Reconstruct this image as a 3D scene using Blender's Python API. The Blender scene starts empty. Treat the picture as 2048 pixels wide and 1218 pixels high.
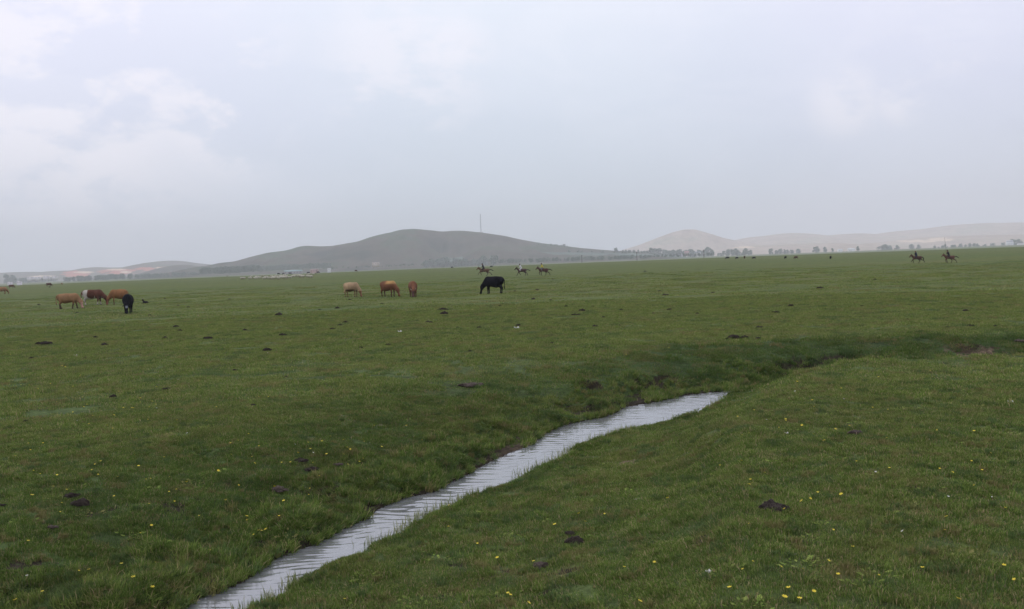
import bpy, math, random
import numpy as np
from mathutils import Vector, Matrix
random.seed(7); RNG = np.random.default_rng(11)
S = bpy.context.scene; C = S.collection
# ------------------------------------------------------------------ camera
F_PX, CX, CY = 1774.0, 1024.0, 609.0            # focal length in photo pixels, centre of the photo
EYE = np.array([0.0, 0.0, 2.4])
PITCH, ROLL = math.radians(2.743), math.radians(2.19)
fw = np.array([0, math.cos(PITCH), -math.sin(PITCH)]); r0 = np.array([1.0, 0, 0]); u0 = np.array([0, math.sin(PITCH), math.cos(PITCH)])
rt = math.cos(ROLL) * r0 - math.sin(ROLL) * u0; up = math.cos(ROLL) * u0 + math.sin(ROLL) * r0
cam = bpy.data.cameras.new('camera'); cam_o = bpy.data.objects.new('camera', cam); C.objects.link(cam_o)
cam.sensor_width = 36; cam.lens = 36 * F_PX / 2048; cam.clip_start = 0.1; cam.clip_end = 30000
M4 = Matrix.Identity(4)
for i in range(3):
    M4[i][0] = rt[i]; M4[i][1] = up[i]; M4[i][2] = -fw[i]; M4[i][3] = EYE[i]
cam_o.matrix_world = M4; S.camera = cam_o

# ------------------------------------------------------------------ node helpers
class NT:
    def __init__(s, tree): s.t = tree; tree.nodes.clear()
    def n(s, typ, **kw):
        nd = s.t.nodes.new(typ)
        for k, v in kw.items(): setattr(nd, k, v)
        return nd
    def put(s, sock, v):
        if isinstance(v, bpy.types.NodeSocket): s.t.links.new(v, sock)
        elif v is not None:
            if hasattr(sock.default_value, '__len__') and not isinstance(v, (tuple, list)): v = (v,) * len(sock.default_value)
            if hasattr(sock.default_value, '__len__') and len(sock.default_value) == 4 and len(v) == 3: v = tuple(v) + (1,)
            sock.default_value = v
    def math(s, op, a, b=None, clamp=False):
        nd = s.n('ShaderNodeMath', operation=op, use_clamp=clamp); s.put(nd.inputs[0], a)
        if b is not None: s.put(nd.inputs[1], b)
        return nd.outputs[0]
    def vmath(s, op, a, b=None):
        nd = s.n('ShaderNodeVectorMath', operation=op); s.put(nd.inputs[0], a)
        if b is not None: s.put(nd.inputs[1], b)
        return nd.outputs['Value'] if op in ('DOT_PRODUCT', 'LENGTH', 'DISTANCE') else nd.outputs[0]
    def noise(s, vec, scale, detail=4, rough=0.55, dist=0.0):
        nd = s.n('ShaderNodeTexNoise'); s.put(nd.inputs['Vector'], vec); nd.inputs['Scale'].default_value = scale
        nd.inputs['Detail'].default_value = detail; nd.inputs['Roughness'].default_value = rough; nd.inputs['Distortion'].default_value = dist
        return nd.outputs['Fac']
    def ramp(s, fac, stops, interp='LINEAR'):
        nd = s.n('ShaderNodeValToRGB'); cr = nd.color_ramp; cr.interpolation = interp
        while len(cr.elements) < len(stops): cr.elements.new(0.5)
        for e, (p, c) in zip(cr.elements, stops): e.position = p; e.color = tuple(c) + (1,) if len(c) == 3 else c
        s.put(nd.inputs[0], fac); return nd.outputs['Color']
    def mix(s, fac, a, b, mode='MIX'):
        nd = s.n('ShaderNodeMix', data_type='RGBA', blend_type=mode); s.put(nd.inputs[0], fac); s.put(nd.inputs[6], a); s.put(nd.inputs[7], b)
        return nd.outputs[2]
    def mapr(s, v, a, b, c=0.0, d=1.0, smooth=True):
        nd = s.n('ShaderNodeMapRange', interpolation_type='SMOOTHSTEP' if smooth else 'LINEAR')
        s.put(nd.inputs['Value'], v)
        for k, x in zip(('From Min', 'From Max', 'To Min', 'To Max'), (a, b, c, d)): nd.inputs[k].default_value = x
        return nd.outputs['Result']
    def scalexyz(s, v, xyz): return s.vmath('MULTIPLY', v, xyz)

# ------------------------------------------------------------------ sky (world)
SUN_EL, SUN_AZ = math.radians(52), math.radians(-60)       # high, to the left, veiled by thin cloud
def pix_dir(px, py):
    d = fw + (px - CX) / F_PX * rt - (py - CY) / F_PX * up
    return d / np.linalg.norm(d)
world = bpy.data.worlds.new('World'); S.world = world; world.use_nodes = True
w = NT(world.node_tree)
dirv = w.n('ShaderNodeTexCoord').outputs['Generated']
sky = w.n('ShaderNodeTexSky', sky_type='NISHITA', sun_disc=False)
sky.sun_elevation = SUN_EL; sky.sun_rotation = SUN_AZ; sky.dust_density = 3.0
sep = w.n('ShaderNodeSeparateXYZ'); w.put(sep.inputs[0], dirv)
elev = sep.outputs[2]
# cloud deck colours (divided by the 0.1 strength below)
deck = w.ramp(w.mapr(elev, -0.05, 0.40, smooth=False), [(0.0, (5.35, 6.0, 6.75)), (0.20, (5.6, 6.25, 7.1)), (0.48, (6.7, 7.1, 8.15)), (0.75, (8.0, 8.2, 9.1)), (1.0, (8.2, 8.3, 9.2))])
warp = w.vmath('ADD', dirv, w.scalexyz(w.n('ShaderNodeTexNoise').outputs['Color'], (0.0, 0.0, 0.0)))
st = w.scalexyz(dirv, (1.0, 1.0, 1.9))
big = w.noise(st, 3.1, 7, 0.56, 0.25)
fine = w.noise(st, 9.0, 9, 0.6, 0.15)
def blob(px, py, r):
    d = pix_dir(px, py); dd = w.vmath('DISTANCE', dirv, tuple(float(v) for v in d))
    return w.mapr(dd, r, r * 0.25)
region = blob(120, 60, 0.27)
for b in [(350, 120, 0.14), (170, 230, 0.15), (60, 150, 0.2), (420, 200, 0.12), (800, 150, 0.12), (1880, 70, 0.055), (1690, 205, 0.05), (1800, 200, 0.035), (900, 110, 0.06)]:
    region = w.math('MAXIMUM', region, w.math('MULTIPLY', blob(*b), 0.68 if b[0] > 600 else 0.95))
puff = w.math('MULTIPLY', region, w.mapr(w.math('ADD', w.math('MULTIPLY', big, 0.45), w.math('MULTIPLY', fine, 0.6)), 0.49, 0.575))
soft = w.mapr(big, 0.38, 0.66)
hue = w.noise(dirv, 1.7, 3, 0.5)
side = w.math('ABSOLUTE', w.vmath('DOT_PRODUCT', dirv, (1.0, 0.0, 0.0)))
deck = w.mix(w.mapr(w.math('ADD', side, w.math('MULTIPLY', w.math('SUBTRACT', hue, 0.5), 0.5)), 0.05, 0.5), w.mix(1.0, deck, (0.985, 1.008, 1.0), 'MULTIPLY'), w.mix(1.0, deck, (1.035, 0.995, 1.045), 'MULTIPLY'))
c1 = w.mix(w.math('MULTIPLY', soft, 0.22), deck, (8.9, 9.0, 9.8))
c2 = w.mix(w.math('MULTIPLY', puff, 0.75), c1, (9.5, 9.0, 9.5))
band = w.math('MULTIPLY', w.mapr(w.noise(w.scalexyz(dirv, (1.0, 1.0, 2.6)), 5.0, 8, 0.6, 0.6), 0.50, 0.62), w.mapr(elev, 0.08, 0.22))
c2 = w.mix(w.math('MULTIPLY', band, 0.13), c2, (9.6, 9.3, 9.9))
over = w.mix(0.90, sky.outputs[0], c2)
bg = w.n('ShaderNodeBackground'); over = w.mix(1.0, over, (0.985, 0.995, 1.015), 'MULTIPLY'); w.put(bg.inputs['Color'], over); bg.inputs['Strength'].default_value = 0.1
w.put(w.n('ShaderNodeOutputWorld').inputs[0], bg.outputs[0])
sun = bpy.data.lights.new('sun', 'SUN'); sun.energy = 0.7; sun.angle = math.radians(14); sun.color = (1.0, 0.96, 0.9)
sun_o = bpy.data.objects.new('sun', sun); C.objects.link(sun_o)
sd = Vector((math.sin(SUN_AZ) * math.cos(SUN_EL), math.cos(SUN_AZ) * math.cos(SUN_EL), math.sin(SUN_EL)))
sun_o.rotation_euler = sd.to_track_quat('Z', 'Y').to_euler()
S.view_settings.view_transform = 'Standard'; S.view_settings.look = 'None'; S.view_settings.gamma = 1.0; S.view_settings.exposure = 0.33
S.cycles.use_denoising = True; S.cycles.max_bounces = 6; S.cycles.diffuse_bounces = 3; S.cycles.volume_bounces = 1
S.cycles.transparent_max_bounces = 8; S.cycles.use_adaptive_sampling = True; S.cycles.adaptive_threshold = 0.01

# ------------------------------------------------------------------ numpy helpers
def hash2(ix, iy, seed):
    h = (ix.astype(np.int64) * 374761393 + iy.astype(np.int64) * 668265263 + seed * 974634777) & 0xffffffff
    h = ((h ^ (h >> 13)) * 1274126177) & 0xffffffff
    return ((h ^ (h >> 16)) & 0xffffff) / float(0xffffff)
def vnoise(x, y, seed=0):
    x = np.asarray(x, float); y = np.asarray(y, float)
    ix, iy = np.floor(x), np.floor(y); fx, fy = x - ix, y - iy
    fx = fx * fx * fx * (fx * (fx * 6 - 15) + 10); fy = fy * fy * fy * (fy * (fy * 6 - 15) + 10)
    a, b, c, d = (hash2(ix + i, iy + j, seed) for j in (0, 1) for i in (0, 1))
    return (a * (1 - fx) + b * fx) * (1 - fy) + (c * (1 - fx) + d * fx) * fy - 0.5
def fbm(x, y, octs=4, seed=0, gain=0.5):
    s, a = 0, 1.0
    for k in range(octs):
        s = s + a * vnoise(x * 2 ** k + 17.3 * k, y * 2 ** k - 9.1 * k, seed + k); a *= gain
    return s
def sstep(t): t = np.clip(t, 0, 1); return t * t * (3 - 2 * t)
def ray(px, py): return fw + (px - CX) / F_PX * rt - (py - CY) / F_PX * up
def unproj(px, py, z):
    d = ray(px, py); t = (z - EYE[2]) / d[2]; return EYE + t * d
def link(name, me, mats=None, parent=None):
    o = bpy.data.objects.new(name, me); C.objects.link(o)
    for m in (mats if isinstance(mats, (list, tuple)) else [mats] if mats else []):
        if not me.materials or m.name not in [q.name for q in me.materials if q]: me.materials.append(m)
    if parent: o.parent = parent
    return o
def mesh_np(name, V, Fq, smooth=True):
    me = bpy.data.meshes.new(name); V = np.asarray(V, np.float32); n = len(V)
    me.vertices.add(n); me.vertices.foreach_set('co', V.ravel())
    if isinstance(Fq, np.ndarray):
        k = Fq.shape[1]; me.loops.add(Fq.size); me.loops.foreach_set('vertex_index', Fq.astype(np.int32).ravel())
        me.polygons.add(len(Fq)); me.polygons.foreach_set('loop_start', np.arange(0, Fq.size, k, dtype=np.int32))
        me.polygons.foreach_set('loop_total', np.full(len(Fq), k, np.int32))
    else:
        tot = np.array([len(f) for f in Fq], np.int32); flat = np.array([i for f in Fq for i in f], np.int32)
        me.loops.add(len(flat)); me.loops.foreach_set('vertex_index', flat); me.polygons.add(len(tot))
        me.polygons.foreach_set('loop_start', np.concatenate([[0], np.cumsum(tot)[:-1]]).astype(np.int32)); me.polygons.foreach_set('loop_total', tot)
    me.update(calc_edges=True); me.validate()
    if smooth: me.polygons.foreach_set('use_smooth', np.ones(len(me.polygons), bool))
    return me
def fattr(me, name, vals):
    a = me.attributes.new(name, 'FLOAT', 'POINT'); a.data.foreach_set('value', np.asarray(vals, np.float32))
def cattr(me, name, cols):
    a = me.attributes.new(name, 'FLOAT_COLOR', 'POINT'); c = np.ones((len(cols), 4), np.float32); c[:, :3] = cols
    a.data.foreach_set('color', c.ravel())
def tag(o, label=None, cat=None, group=None, kind=None):
    if label: o['label'] = label
    if cat: o['category'] = cat
    if group: o['group'] = group
    if kind: o['kind'] = kind
    return o
def empty(name, loc=(0, 0, 0), rz=0, sc=1.0):
    o = bpy.data.objects.new(name, None); C.objects.link(o); o.location = loc; o.rotation_euler = (0, 0, rz); o.scale = (sc, sc, sc); return o
def copy_tree(root):
    c = root.copy(); C.objects.link(c)
    for ch in list(root.children):
        d = ch.copy(); C.objects.link(d); d.parent = c
        for g in list(ch.children):
            e = g.copy(); C.objects.link(e); e.parent = d
    return c
_mats = {}
def principled(name, color=None, rough=0.8, attr=None, spec=0.2, var=0.0, vscale=8.0, coordwise='Object', bump=0.0, sheen=0.0):
    if name in _mats: return _mats[name]
    m = bpy.data.materials.new(name); m.use_nodes = True; t = NT(m.node_tree)
    b = t.n('ShaderNodeBsdfPrincipled'); b.inputs['Roughness'].default_value = rough; b.inputs['Specular IOR Level'].default_value = spec
    col = color
    if attr: col = t.n('ShaderNodeAttribute', attribute_name=attr).outputs['Color']
    co = t.n('ShaderNodeTexCoord').outputs[coordwise]
    if var > 0:
        nz = t.noise(co, vscale, 5, 0.6)
        f = t.mapr(nz, 0.3, 0.7, 1 - var, 1 + var)
        cc = t.n('ShaderNodeCombineXYZ'); [t.put(cc.inputs[i], f) for i in range(3)]
        col = t.mix(1.0, col if attr else tuple(color), cc.outputs[0], 'MULTIPLY')
        if bump:
            bp = t.n('ShaderNodeBump'); bp.inputs['Strength'].default_value = bump; bp.inputs['Distance'].default_value = 0.02
            t.put(bp.inputs['Height'], nz); t.put(b.inputs['Normal'], bp.outputs[0])
    t.put(b.inputs['Base Color'], col); t.put(t.n('ShaderNodeOutputMaterial').inputs[0], b.outputs[0])
    if sheen: b.inputs['Sheen Weight'].default_value = sheen
    _mats[name] = m; return m

# ------------------------------------------------------------------ stream outline (photo pixels -> ground plan at water level)
ZW = -0.6
far_px = [(250, 1290), (330, 1240), (400, 1197), (429, 1187), (478, 1168), (502, 1154), (521, 1137), (556, 1117), (595, 1100), (634, 1088), (683, 1059), (736, 1037), (757, 1018), (811, 995),
          (872, 983), (902, 965), (938, 947), (975, 926), (1023, 904), (1065, 889), (1083, 871), (1122, 852), (1171, 841), (1215, 832), (1251, 814), (1305, 805), (1366, 791), (1425, 785), (1470, 780)]
near_px = [(380, 1280), (468, 1215), (498, 1203), (556, 1182), (570, 1160), (595, 1145), (621, 1133), (660, 1115), (691, 1107), (727, 1083), (787, 1064), (805, 1042), (851, 1022), (890, 1004),
           (956, 977), (1008, 962), (1038, 947), (1083, 925), (1114, 914), (1132, 897), (1174, 878), (1244, 858), (1300, 849), (1342, 840), (1381, 828), (1402, 817), (1430, 806), (1461, 788)]
farP = [unproj(x, y, ZW)[:2] for x, y in far_px]; nearP = [unproj(x, y, ZW)[:2] for x, y in near_px]
farP = [farP[0] + np.array([-14.0, -9.0]), farP[0] + np.array([-4.0, -2.2])] + farP
nearP = [nearP[0] + np.array([-14.0, -9.5]), nearP[0] + np.array([-4.0, -2.4])] + nearP
farP += [np.array(p) for p in [(6.3, 20.75), (8.2, 21.1), (10.5, 21.0), (12.6, 20.8), (16.0, 20.9), (24, 22.0), (45, 26.6)]]
nearP += [np.array(p) for p in [(6.3, 20.5), (8.2, 20.85), (10.6, 20.75), (12.8, 20.55), (16.2, 20.6), (24, 21.7), (45, 26.3)]]
farP = np.array(farP); nearP = np.array(nearP); nearP = nearP + np.array([0.10, -0.15]) * np.clip((4.6 - nearP[:, 0]) / 1.6, 0, 1)[:, None]
POLY = np.vstack([farP, nearP[::-1]])
def dist_line(P, x, y):
    best = np.full(x.shape, 1e9)
    for a, b in zip(P[:-1], P[1:]):
        d = b - a; L = d @ d + 1e-12
        t = np.clip(((x - a[0]) * d[0] + (y - a[1]) * d[1]) / L, 0, 1)
        best = np.minimum(best, (x - a[0] - t * d[0]) ** 2 + (y - a[1] - t * d[1]) ** 2)
    return np.sqrt(best)
def inside(x, y):
    r = np.zeros(x.shape, bool); n = len(POLY)
    for i in range(n):
        x1, y1 = POLY[i]; x2, y2 = POLY[(i + 1) % n]
        if y1 == y2: continue
        c = ((y1 > y) != (y2 > y)) & (x < (x2 - x1) * (y - y1) / (y2 - y1) + x1); r ^= c
    return r
# crude clods of mud that slumped off the far bank: (px, py, radius m, depth m)
SLUMPS = [(790, 975, 0.35, .20), (545, 1105, 0.30, .16), (1105, 835, 0.42, .25), (1170, 800, 0.5, .22), (1255, 790, 0.5, .28), (1300, 760, 0.6, .3), (1340, 748, 0.4, .22), (1180, 768, 0.4, .2),
          (1620, 725, .8, .22), (1590, 745, 0.6, .25), (1680, 715, 0.5, .15), (835, 955, 0.22, .10), (940, 925, 0.2, .1), (1000, 895, 0.2, .1), (1940, 700, .6, .15), (1375, 770, 0.4, .16), (690, 1035, .2, .1)]
_sl = [(unproj(a, b, -0.3)[:2], r, d) for a, b, r, d in SLUMPS]
# bare soil patches on the turf
SOIL = [(430, 945, .55), (350, 985, .35), (170, 1010, .4), (105, 1060, .22), (630, 940, .4), (930, 1085, .42), (865, 1105, .3), (1150, 1085, .35), (1085, 1130, .25), (560, 980, .25), (40, 1105, .35),
        (1190, 870, .35), (1275, 880, .4), (1240, 885, .3), (660, 1205, .3), (1960, 695, 1.25), (2010, 700, 1.2), (180, 1100, .25), (390, 1145, .2), (950, 885, .3), (1400, 1090, .2), (1990, 1090, .2), (1830, 935, .25), (500, 830, .5), (450, 740, 1.0), (260, 735, .8), (620, 1000, .18), (920, 1060, .3)]
_so = [(unproj(a, b, -0.15)[:2], r) for a, b, r in SOIL]
_rs = random.Random(5)
for _ in range(75):
    q = unproj(_rs.uniform(0, 2048), _rs.choice([_rs.uniform(850, 1215), _rs.uniform(700, 900)]), -.1)[:2]; _so.append((q, _rs.uniform(.05, .17)))
def base_h(x, y):
    r = np.hypot(x, y)
    h = 0.035 * fbm(x * 0.9, y * 0.9, 2, 5) + 0.02 * fbm(x * 4, y * 4, 2, 9) * np.clip((18 - r) / 9, 0, 1)
    k = sstep((r - 22) / 40)
    h = h + k * (0.16 * fbm(x / 60, y / 11, 3, 21) + 0.05 * fbm(x / 18, y / 3.5, 2, 31))
    h = h + sstep((r - 180) / 250) * 0.30 * fbm(x / 130, y / 90, 2, 41)
    return h - 5.0 * sstep((r - 560) / 420)
def height(x, y, soil=False):
    x = np.asarray(x, float); y = np.asarray(y, float); shp = x.shape; x = x.ravel(); y = y.ravel()
    h = base_h(x, y); sl = np.zeros(x.shape); mo = np.zeros(x.shape)
    m = (np.hypot(x, y) < 60)
    if m.any():
        xs, ys = x[m], y[m]; df = dist_line(farP, xs, ys); dn = dist_line(nearP, xs, ys); ins = inside(xs, ys)
        jag = 0.10 * fbm(xs * 2.2, ys * 2.2, 3, 77)
        side_far = (df < dn) & ~ins; side_near = ~side_far & ~ins
        b = h[m]
        cut = 0.07 + 0.26 * np.clip(fbm(xs * 1.1, ys * 1.1, 2, 51) + 0.10, 0, 1)
        Wf = 5.2 - 1.7 * sstep((xs - 1.0) / 6.0)
        d = np.clip(df + jag, 0, None)
        q = np.clip((d - 0.1) / Wf, 0, 1); prof = 1 - (1 - q) ** (1.38 + 0.25 * fbm(xs * .5, ys * .5, 2, 55))
        hf = ZW - 0.02 + cut * sstep(d / 0.16) + (b - ZW - cut) * prof
        Wn = 5.6 + (1.7 - 5.6) * sstep((xs + 0.8) / 5.6)
        dd = np.clip(dn + 0.5 * jag, 0, None)
        cn = 0.07 + 0.10 * np.clip(fbm(xs * 1.5, ys * 1.5, 2, 61), 0, 1)
        hn = ZW - 0.02 + cn * sstep(dd / 0.12) + (b - ZW - cn) * sstep(dd / Wn * 0.5 + 0.0 * dd) * 2.0 * np.where(dd / Wn < 1, 1, 0) + np.where(dd / Wn >= 1, (b - ZW - cn), 0)
        hi = ZW - 0.03 - 0.15 * sstep(np.minimum(df, dn) / 0.3)
        hm = np.where(ins, hi, np.where(side_far, hf, hn))
        band = np.exp(-((d - 0.7) / 0.8) ** 2); hm = np.where(side_far, np.maximum(hm + band * (0.16 * fbm(xs * 1.9, ys * 1.9, 3, 95) - 0.02), ZW + 0.02), hm)
        sl[m] = np.maximum(sl[m], np.where(side_far, np.clip((ZW + .10 - hm) / .06, 0, 1), 0))
        n35 = fbm(xs * 3.5, ys * 3.5, 3, 83)
        for (c, r, dp) in _sl:
            dist = np.hypot(xs - c[0], ys - c[1]) / r
            g = sstep((1.15 - dist) / 0.7 + 1.1 * n35) * (dist < 2.5)
            hm = np.where(side_far, np.maximum(hm - 1.35 * dp * g, ZW + 0.03), hm)
            sl[m] = np.maximum(sl[m], np.where(side_far, np.clip(4 * g * (1.08 - g) + .25 * g, 0, 1), 0))
        wet = np.where(side_far, (1 - sstep((d - 0.02) / (0.05 + cut * 0.45))) * np.clip(0.75 + 1.2 * fbm(xs * 2.5, ys * 2.5, 2, 91), 0, 1), np.where(side_near, 0.7 * (1 - sstep(dd / 0.10)), 1.0))
        sl[m] = np.maximum(sl[m], wet)
        mo[m] = np.where(side_far, (1 - sstep((d - Wf * (.35 + .45 * sstep((xs - .5) / 4))) / (Wf * (.62 - .34 * sstep((xs - .5) / 4))) + .35 * fbm(xs * .7, ys * .7, 3, 97))) * (.60 + .40 * sstep((xs + 0) / 5)), np.where(ins, 1, .35 * (1 - sstep(dd / 1.0)) + .8 * (1 - sstep(dd / 1.2)) * sstep((xs - 4) / 1.5)))  # tone mask for the hollow: painted slope shade plus damp sward
        n6 = 0.75 + 1.5 * fbm(xs * 6, ys * 6, 3, 87); sm_ = sl[m]
        for (c, r) in _so:
            k = np.nonzero((np.abs(xs - c[0]) < 2.2 * r) & (np.abs(ys - c[1]) < 2.2 * r))[0]
            if len(k): g = np.exp(-((xs[k] - c[0]) ** 2 + (ys[k] - c[1]) ** 2) / r ** 2) * n6[k]; sm_[k] = np.maximum(sm_[k], np.clip(g - 0.12, 0, 1) * 0.9)
        sl[m] = sm_
        h[m] = hm
    h = h.reshape(shp)
    return (h, sl.reshape(shp), mo.reshape(shp)) if soil else h
_ts = np.concatenate([np.arange(3, 60, 0.05), 60 * 1.006 ** np.arange(0, 420)])
def ground_at(px, py):
    d = ray(px, py); d = d / d[1]
    X, Y, Z = d[0] * _ts, _ts, EYE[2] + d[2] * _ts
    g = height(X, Y) - Z; k = np.argmax(g > 0)
    if g[k] <= 0: k = len(_ts) - 1
    t = _ts[k - 1] + (_ts[k] - _ts[k - 1]) * (-g[k - 1]) / (g[k] - g[k - 1] + 1e-9)
    x, y = d[0] * t, t
    return np.array([x, y, float(height(np.array([x]), np.array([y]))[0])])

# ------------------------------------------------------------------ ground
a_f = np.radians(np.arange(-39, 39.01, 0.11)); a_c = np.radians(np.arange(42, 318.1, 4.0))
ang = np.concatenate([a_f, a_c])
rr = [0.05, 0.5, 1.0, 1.8, 2.6, 3.4]
while rr[-1] < 27: rr.append(rr[-1] * 1.0055)
while rr[-1] < 8500: rr.append(rr[-1] * (1.0055 + 0.02 * min(1, (rr[-1] - 27) / 60)))
rr = np.array(rr); NA, NR = len(ang), len(rr)
R_, A_ = np.meshgrid(rr, ang, indexing='ij'); gx, gy = R_ * np.sin(A_), R_ * np.cos(A_)
gz, gs, gm = height(gx, gy, True)
V = np.stack([gx.ravel(), gy.ravel(), gz.ravel()], 1)
i = np.arange(NR - 1)[:, None]; j = np.arange(NA)[None, :]; j2 = (j + 1) % NA
Fc = np.stack([i * NA + j, i * NA + j2, (i + 1) * NA + j2, (i + 1) * NA + j], -1).reshape(-1, 4)[:, ::-1]
me = mesh_np('ground', V, Fc.copy()); fattr(me, 'soil', gs.ravel()); fattr(me, 'moist_shade', gm.ravel())
dr = np.zeros(gx.size)
for q in (unproj(1965, 697, -.15), unproj(2015, 702, -.15), unproj(1190, 870, -.4), unproj(1275, 880, -.2)): dr = np.maximum(dr, np.exp(-((gx.ravel() - q[0]) ** 2 + (gy.ravel() - q[1]) ** 2) / 1.2))
fattr(me, 'dry', dr)
m = bpy.data.materials.new('turf'); m.use_nodes = True; t = NT(m.node_tree)
pos = t.n('ShaderNodeNewGeometry').outputs['Position']
cam_d = t.vmath('LENGTH', pos)
n1 = t.noise(pos, 0.35, 5, 0.6); n2 = t.noise(t.scalexyz(pos, (0.35, 1, 1)), 0.11, 5, 0.65); n3 = t.noise(pos, 9.0, 6, 0.7); n4 = t.noise(t.scalexyz(pos, (0.22, 1, 1)), 0.02, 4, 0.6)
g1 = t.ramp(n1, [(0.25, (0.045, 0.066, 0.022)), (0.5, (0.066, 0.095, 0.030)), (0.72, (0.092, 0.112, 0.040))])
g2 = t.ramp(n2, [(0.3, (0.055, 0.086, 0.030)), (0.5, (0.074, 0.102, 0.036)), (0.68, (0.100, 0.112, 0.044))])
gg = t.mix(0.55, g1, g2)
n5 = t.noise(t.scalexyz(pos, (0.5, 1, 1)), 1.3, 6, 0.75)
gg = t.mix(t.math('MULTIPLY', t.mapr(n4, 0.40, 0.68), 0.42), gg, (0.105, 0.110, 0.042))
farb = t.mapr(cam_d, 18, 60)
ggf = t.mix(1.0, gg, (1.17, 1.12, 0.92), 'MULTIPLY')
gg = t.mix(farb, gg, ggf)                     # blades hide the soil between them at a distance: the sward's own mean colour
sp = t.mapr(n3, 0.32, 0.68, 0.50, 1.50, False); cc = t.n('ShaderNodeCombineXYZ'); [t.put(cc.inputs[k], sp) for k in range(3)]
gg = t.mix(1.0, gg, cc.outputs[0], 'MULTIPLY')
sp = t.mapr(n5, 0.34, 0.66, 0.62, 1.38, False); cc = t.n('ShaderNodeCombineXYZ'); [t.put(cc.inputs[k], sp) for k in range(3)]
gg = t.mix(1.0, gg, cc.outputs[0], 'MULTIPLY')
dip = t.n('ShaderNodeAttribute', attribute_name='moist_shade').outputs['Fac']
gg = t.mix(dip, gg, t.mix(1.0, gg, (0.54, 0.63, 0.58), 'MULTIPLY'))      # shade of the hollow, with some damp green, painted into the sward colour
soilc = t.ramp(n3, [(0.3, (0.012, 0.010, 0.007)), (0.55, (0.036, 0.029, 0.020)), (0.75, (0.085, 0.070, 0.048))])
soilc = t.mix(t.n('ShaderNodeAttribute', attribute_name='dry').outputs['Fac'], soilc, t.mix(1.0, soilc, (5.5, 5.0, 4.9), 'MULTIPLY'))      # dried out clay
sa = t.n('ShaderNodeAttribute', attribute_name='soil').outputs['Fac']
smask = t.mapr(t.math('ADD', sa, t.math('MULTIPLY', t.math('SUBTRACT', t.noise(pos, 5.0, 5, 0.7), 0.5), 2.6)), 0.30, 0.60)
col = t.mix(smask, gg, soilc)
b = t.n('ShaderNodeBsdfPrincipled'); b.inputs['Roughness'].default_value = 0.95; b.inputs['Specular IOR Level'].default_value = 0.1
bp = t.n('ShaderNodeBump'); bp.inputs['Strength'].default_value = 0.9; bp.inputs['Distance'].default_value = 0.05
t.put(bp.inputs['Height'], t.math('ADD', n3, t.math('MULTIPLY', n5, 1.5))); t.put(b.inputs['Normal'], bp.outputs[0]); t.put(b.inputs['Base Color'], col)
t.put(t.n('ShaderNodeOutputMaterial').inputs[0], b.outputs[0])
tag(link('ground', me, m), kind='structure')

# ------------------------------------------------------------------ water
def resample(P, n):
    d = np.concatenate([[0], np.cumsum(np.hypot(*np.diff(P, axis=0).T))]); s = np.linspace(0, d[-1], n)
    return np.stack([np.interp(s, d, P[:, 0]), np.interp(s, d, P[:, 1])], 1)
nS, nW = 1900, 60
def param(P):
    # match both edges by closest centreline fraction
    return resample(P, nS)
fa, ne = param(farP[:-1]), param(nearP[:-1])
# re-pair: for each far sample take the nearest near-edge sample, smoothed
idx = np.array([np.argmin(((ne - p) ** 2).sum(1)) for p in fa]); idx = np.maximum.accumulate(idx)
k = 41; idx = np.convolve(np.pad(idx.astype(float), k // 2, 'edge'), np.ones(k) / k, 'valid')
ne = np.stack([np.interp(idx, np.arange(nS), ne[:, c]) for c in (0, 1)], 1)
vv = np.linspace(-0.45, 1.35, nW)[None, :, None]
W = fa[:, None, :] * (1 - vv) + ne[:, None, :] * vv
wx, wy = W[..., 0], W[..., 1]
wob = fbm(wx * 0.9, wy * 0.9, 2, 301) * 0.22
wz = 0.0021 * np.sin((wy + 0.12 * wx + wob) * 2 * np.pi / 0.17) * np.clip(0.85 + 1.3 * fbm(wx * 1.6, wy * 1.1, 2, 305), 0.4, 1.5) + 0.0038 * fbm(wx * 1.7, wy * 7, 3, 309) + 0.0016 * np.sin((wy - 0.3 * wx + 2 * wob) * 2 * np.pi / 0.10)
V = np.stack([wx.ravel(), wy.ravel(), (ZW + wz).ravel()], 1)
i = np.arange(nS - 1)[:, None]; j = np.arange(nW - 1)[None, :]
Fc = np.stack([i * nW + j, (i + 1) * nW + j, (i + 1) * nW + j + 1, i * nW + j + 1], -1).reshape(-1, 4)
me = mesh_np('water', V, Fc)
m = bpy.data.materials.new('stream_water'); m.use_nodes = True; t = NT(m.node_tree)
pos = t.n('ShaderNodeNewGeometry').outputs['Position']
b = t.n('ShaderNodeBsdfPrincipled'); b.inputs['Base Color'].default_value = (0.15, 0.155, 0.16, 1); b.inputs['Roughness'].default_value = 0.06
b.inputs['IOR'].default_value = 1.95; b.inputs['Specular IOR Level'].default_value = 1.0
bp = t.n('ShaderNodeBump'); bp.inputs['Strength'].default_value = 0.15; bp.inputs['Distance'].default_value = 0.01
t.put(bp.inputs['Height'], t.noise(t.scalexyz(pos, (5, 22, 1)), 1.0, 3, 0.5)); t.put(b.inputs['Normal'], bp.outputs[0])
t.put(t.n('ShaderNodeOutputMaterial').inputs[0], b.outputs[0])
tag(link('water', me, m), kind='structure')

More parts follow.
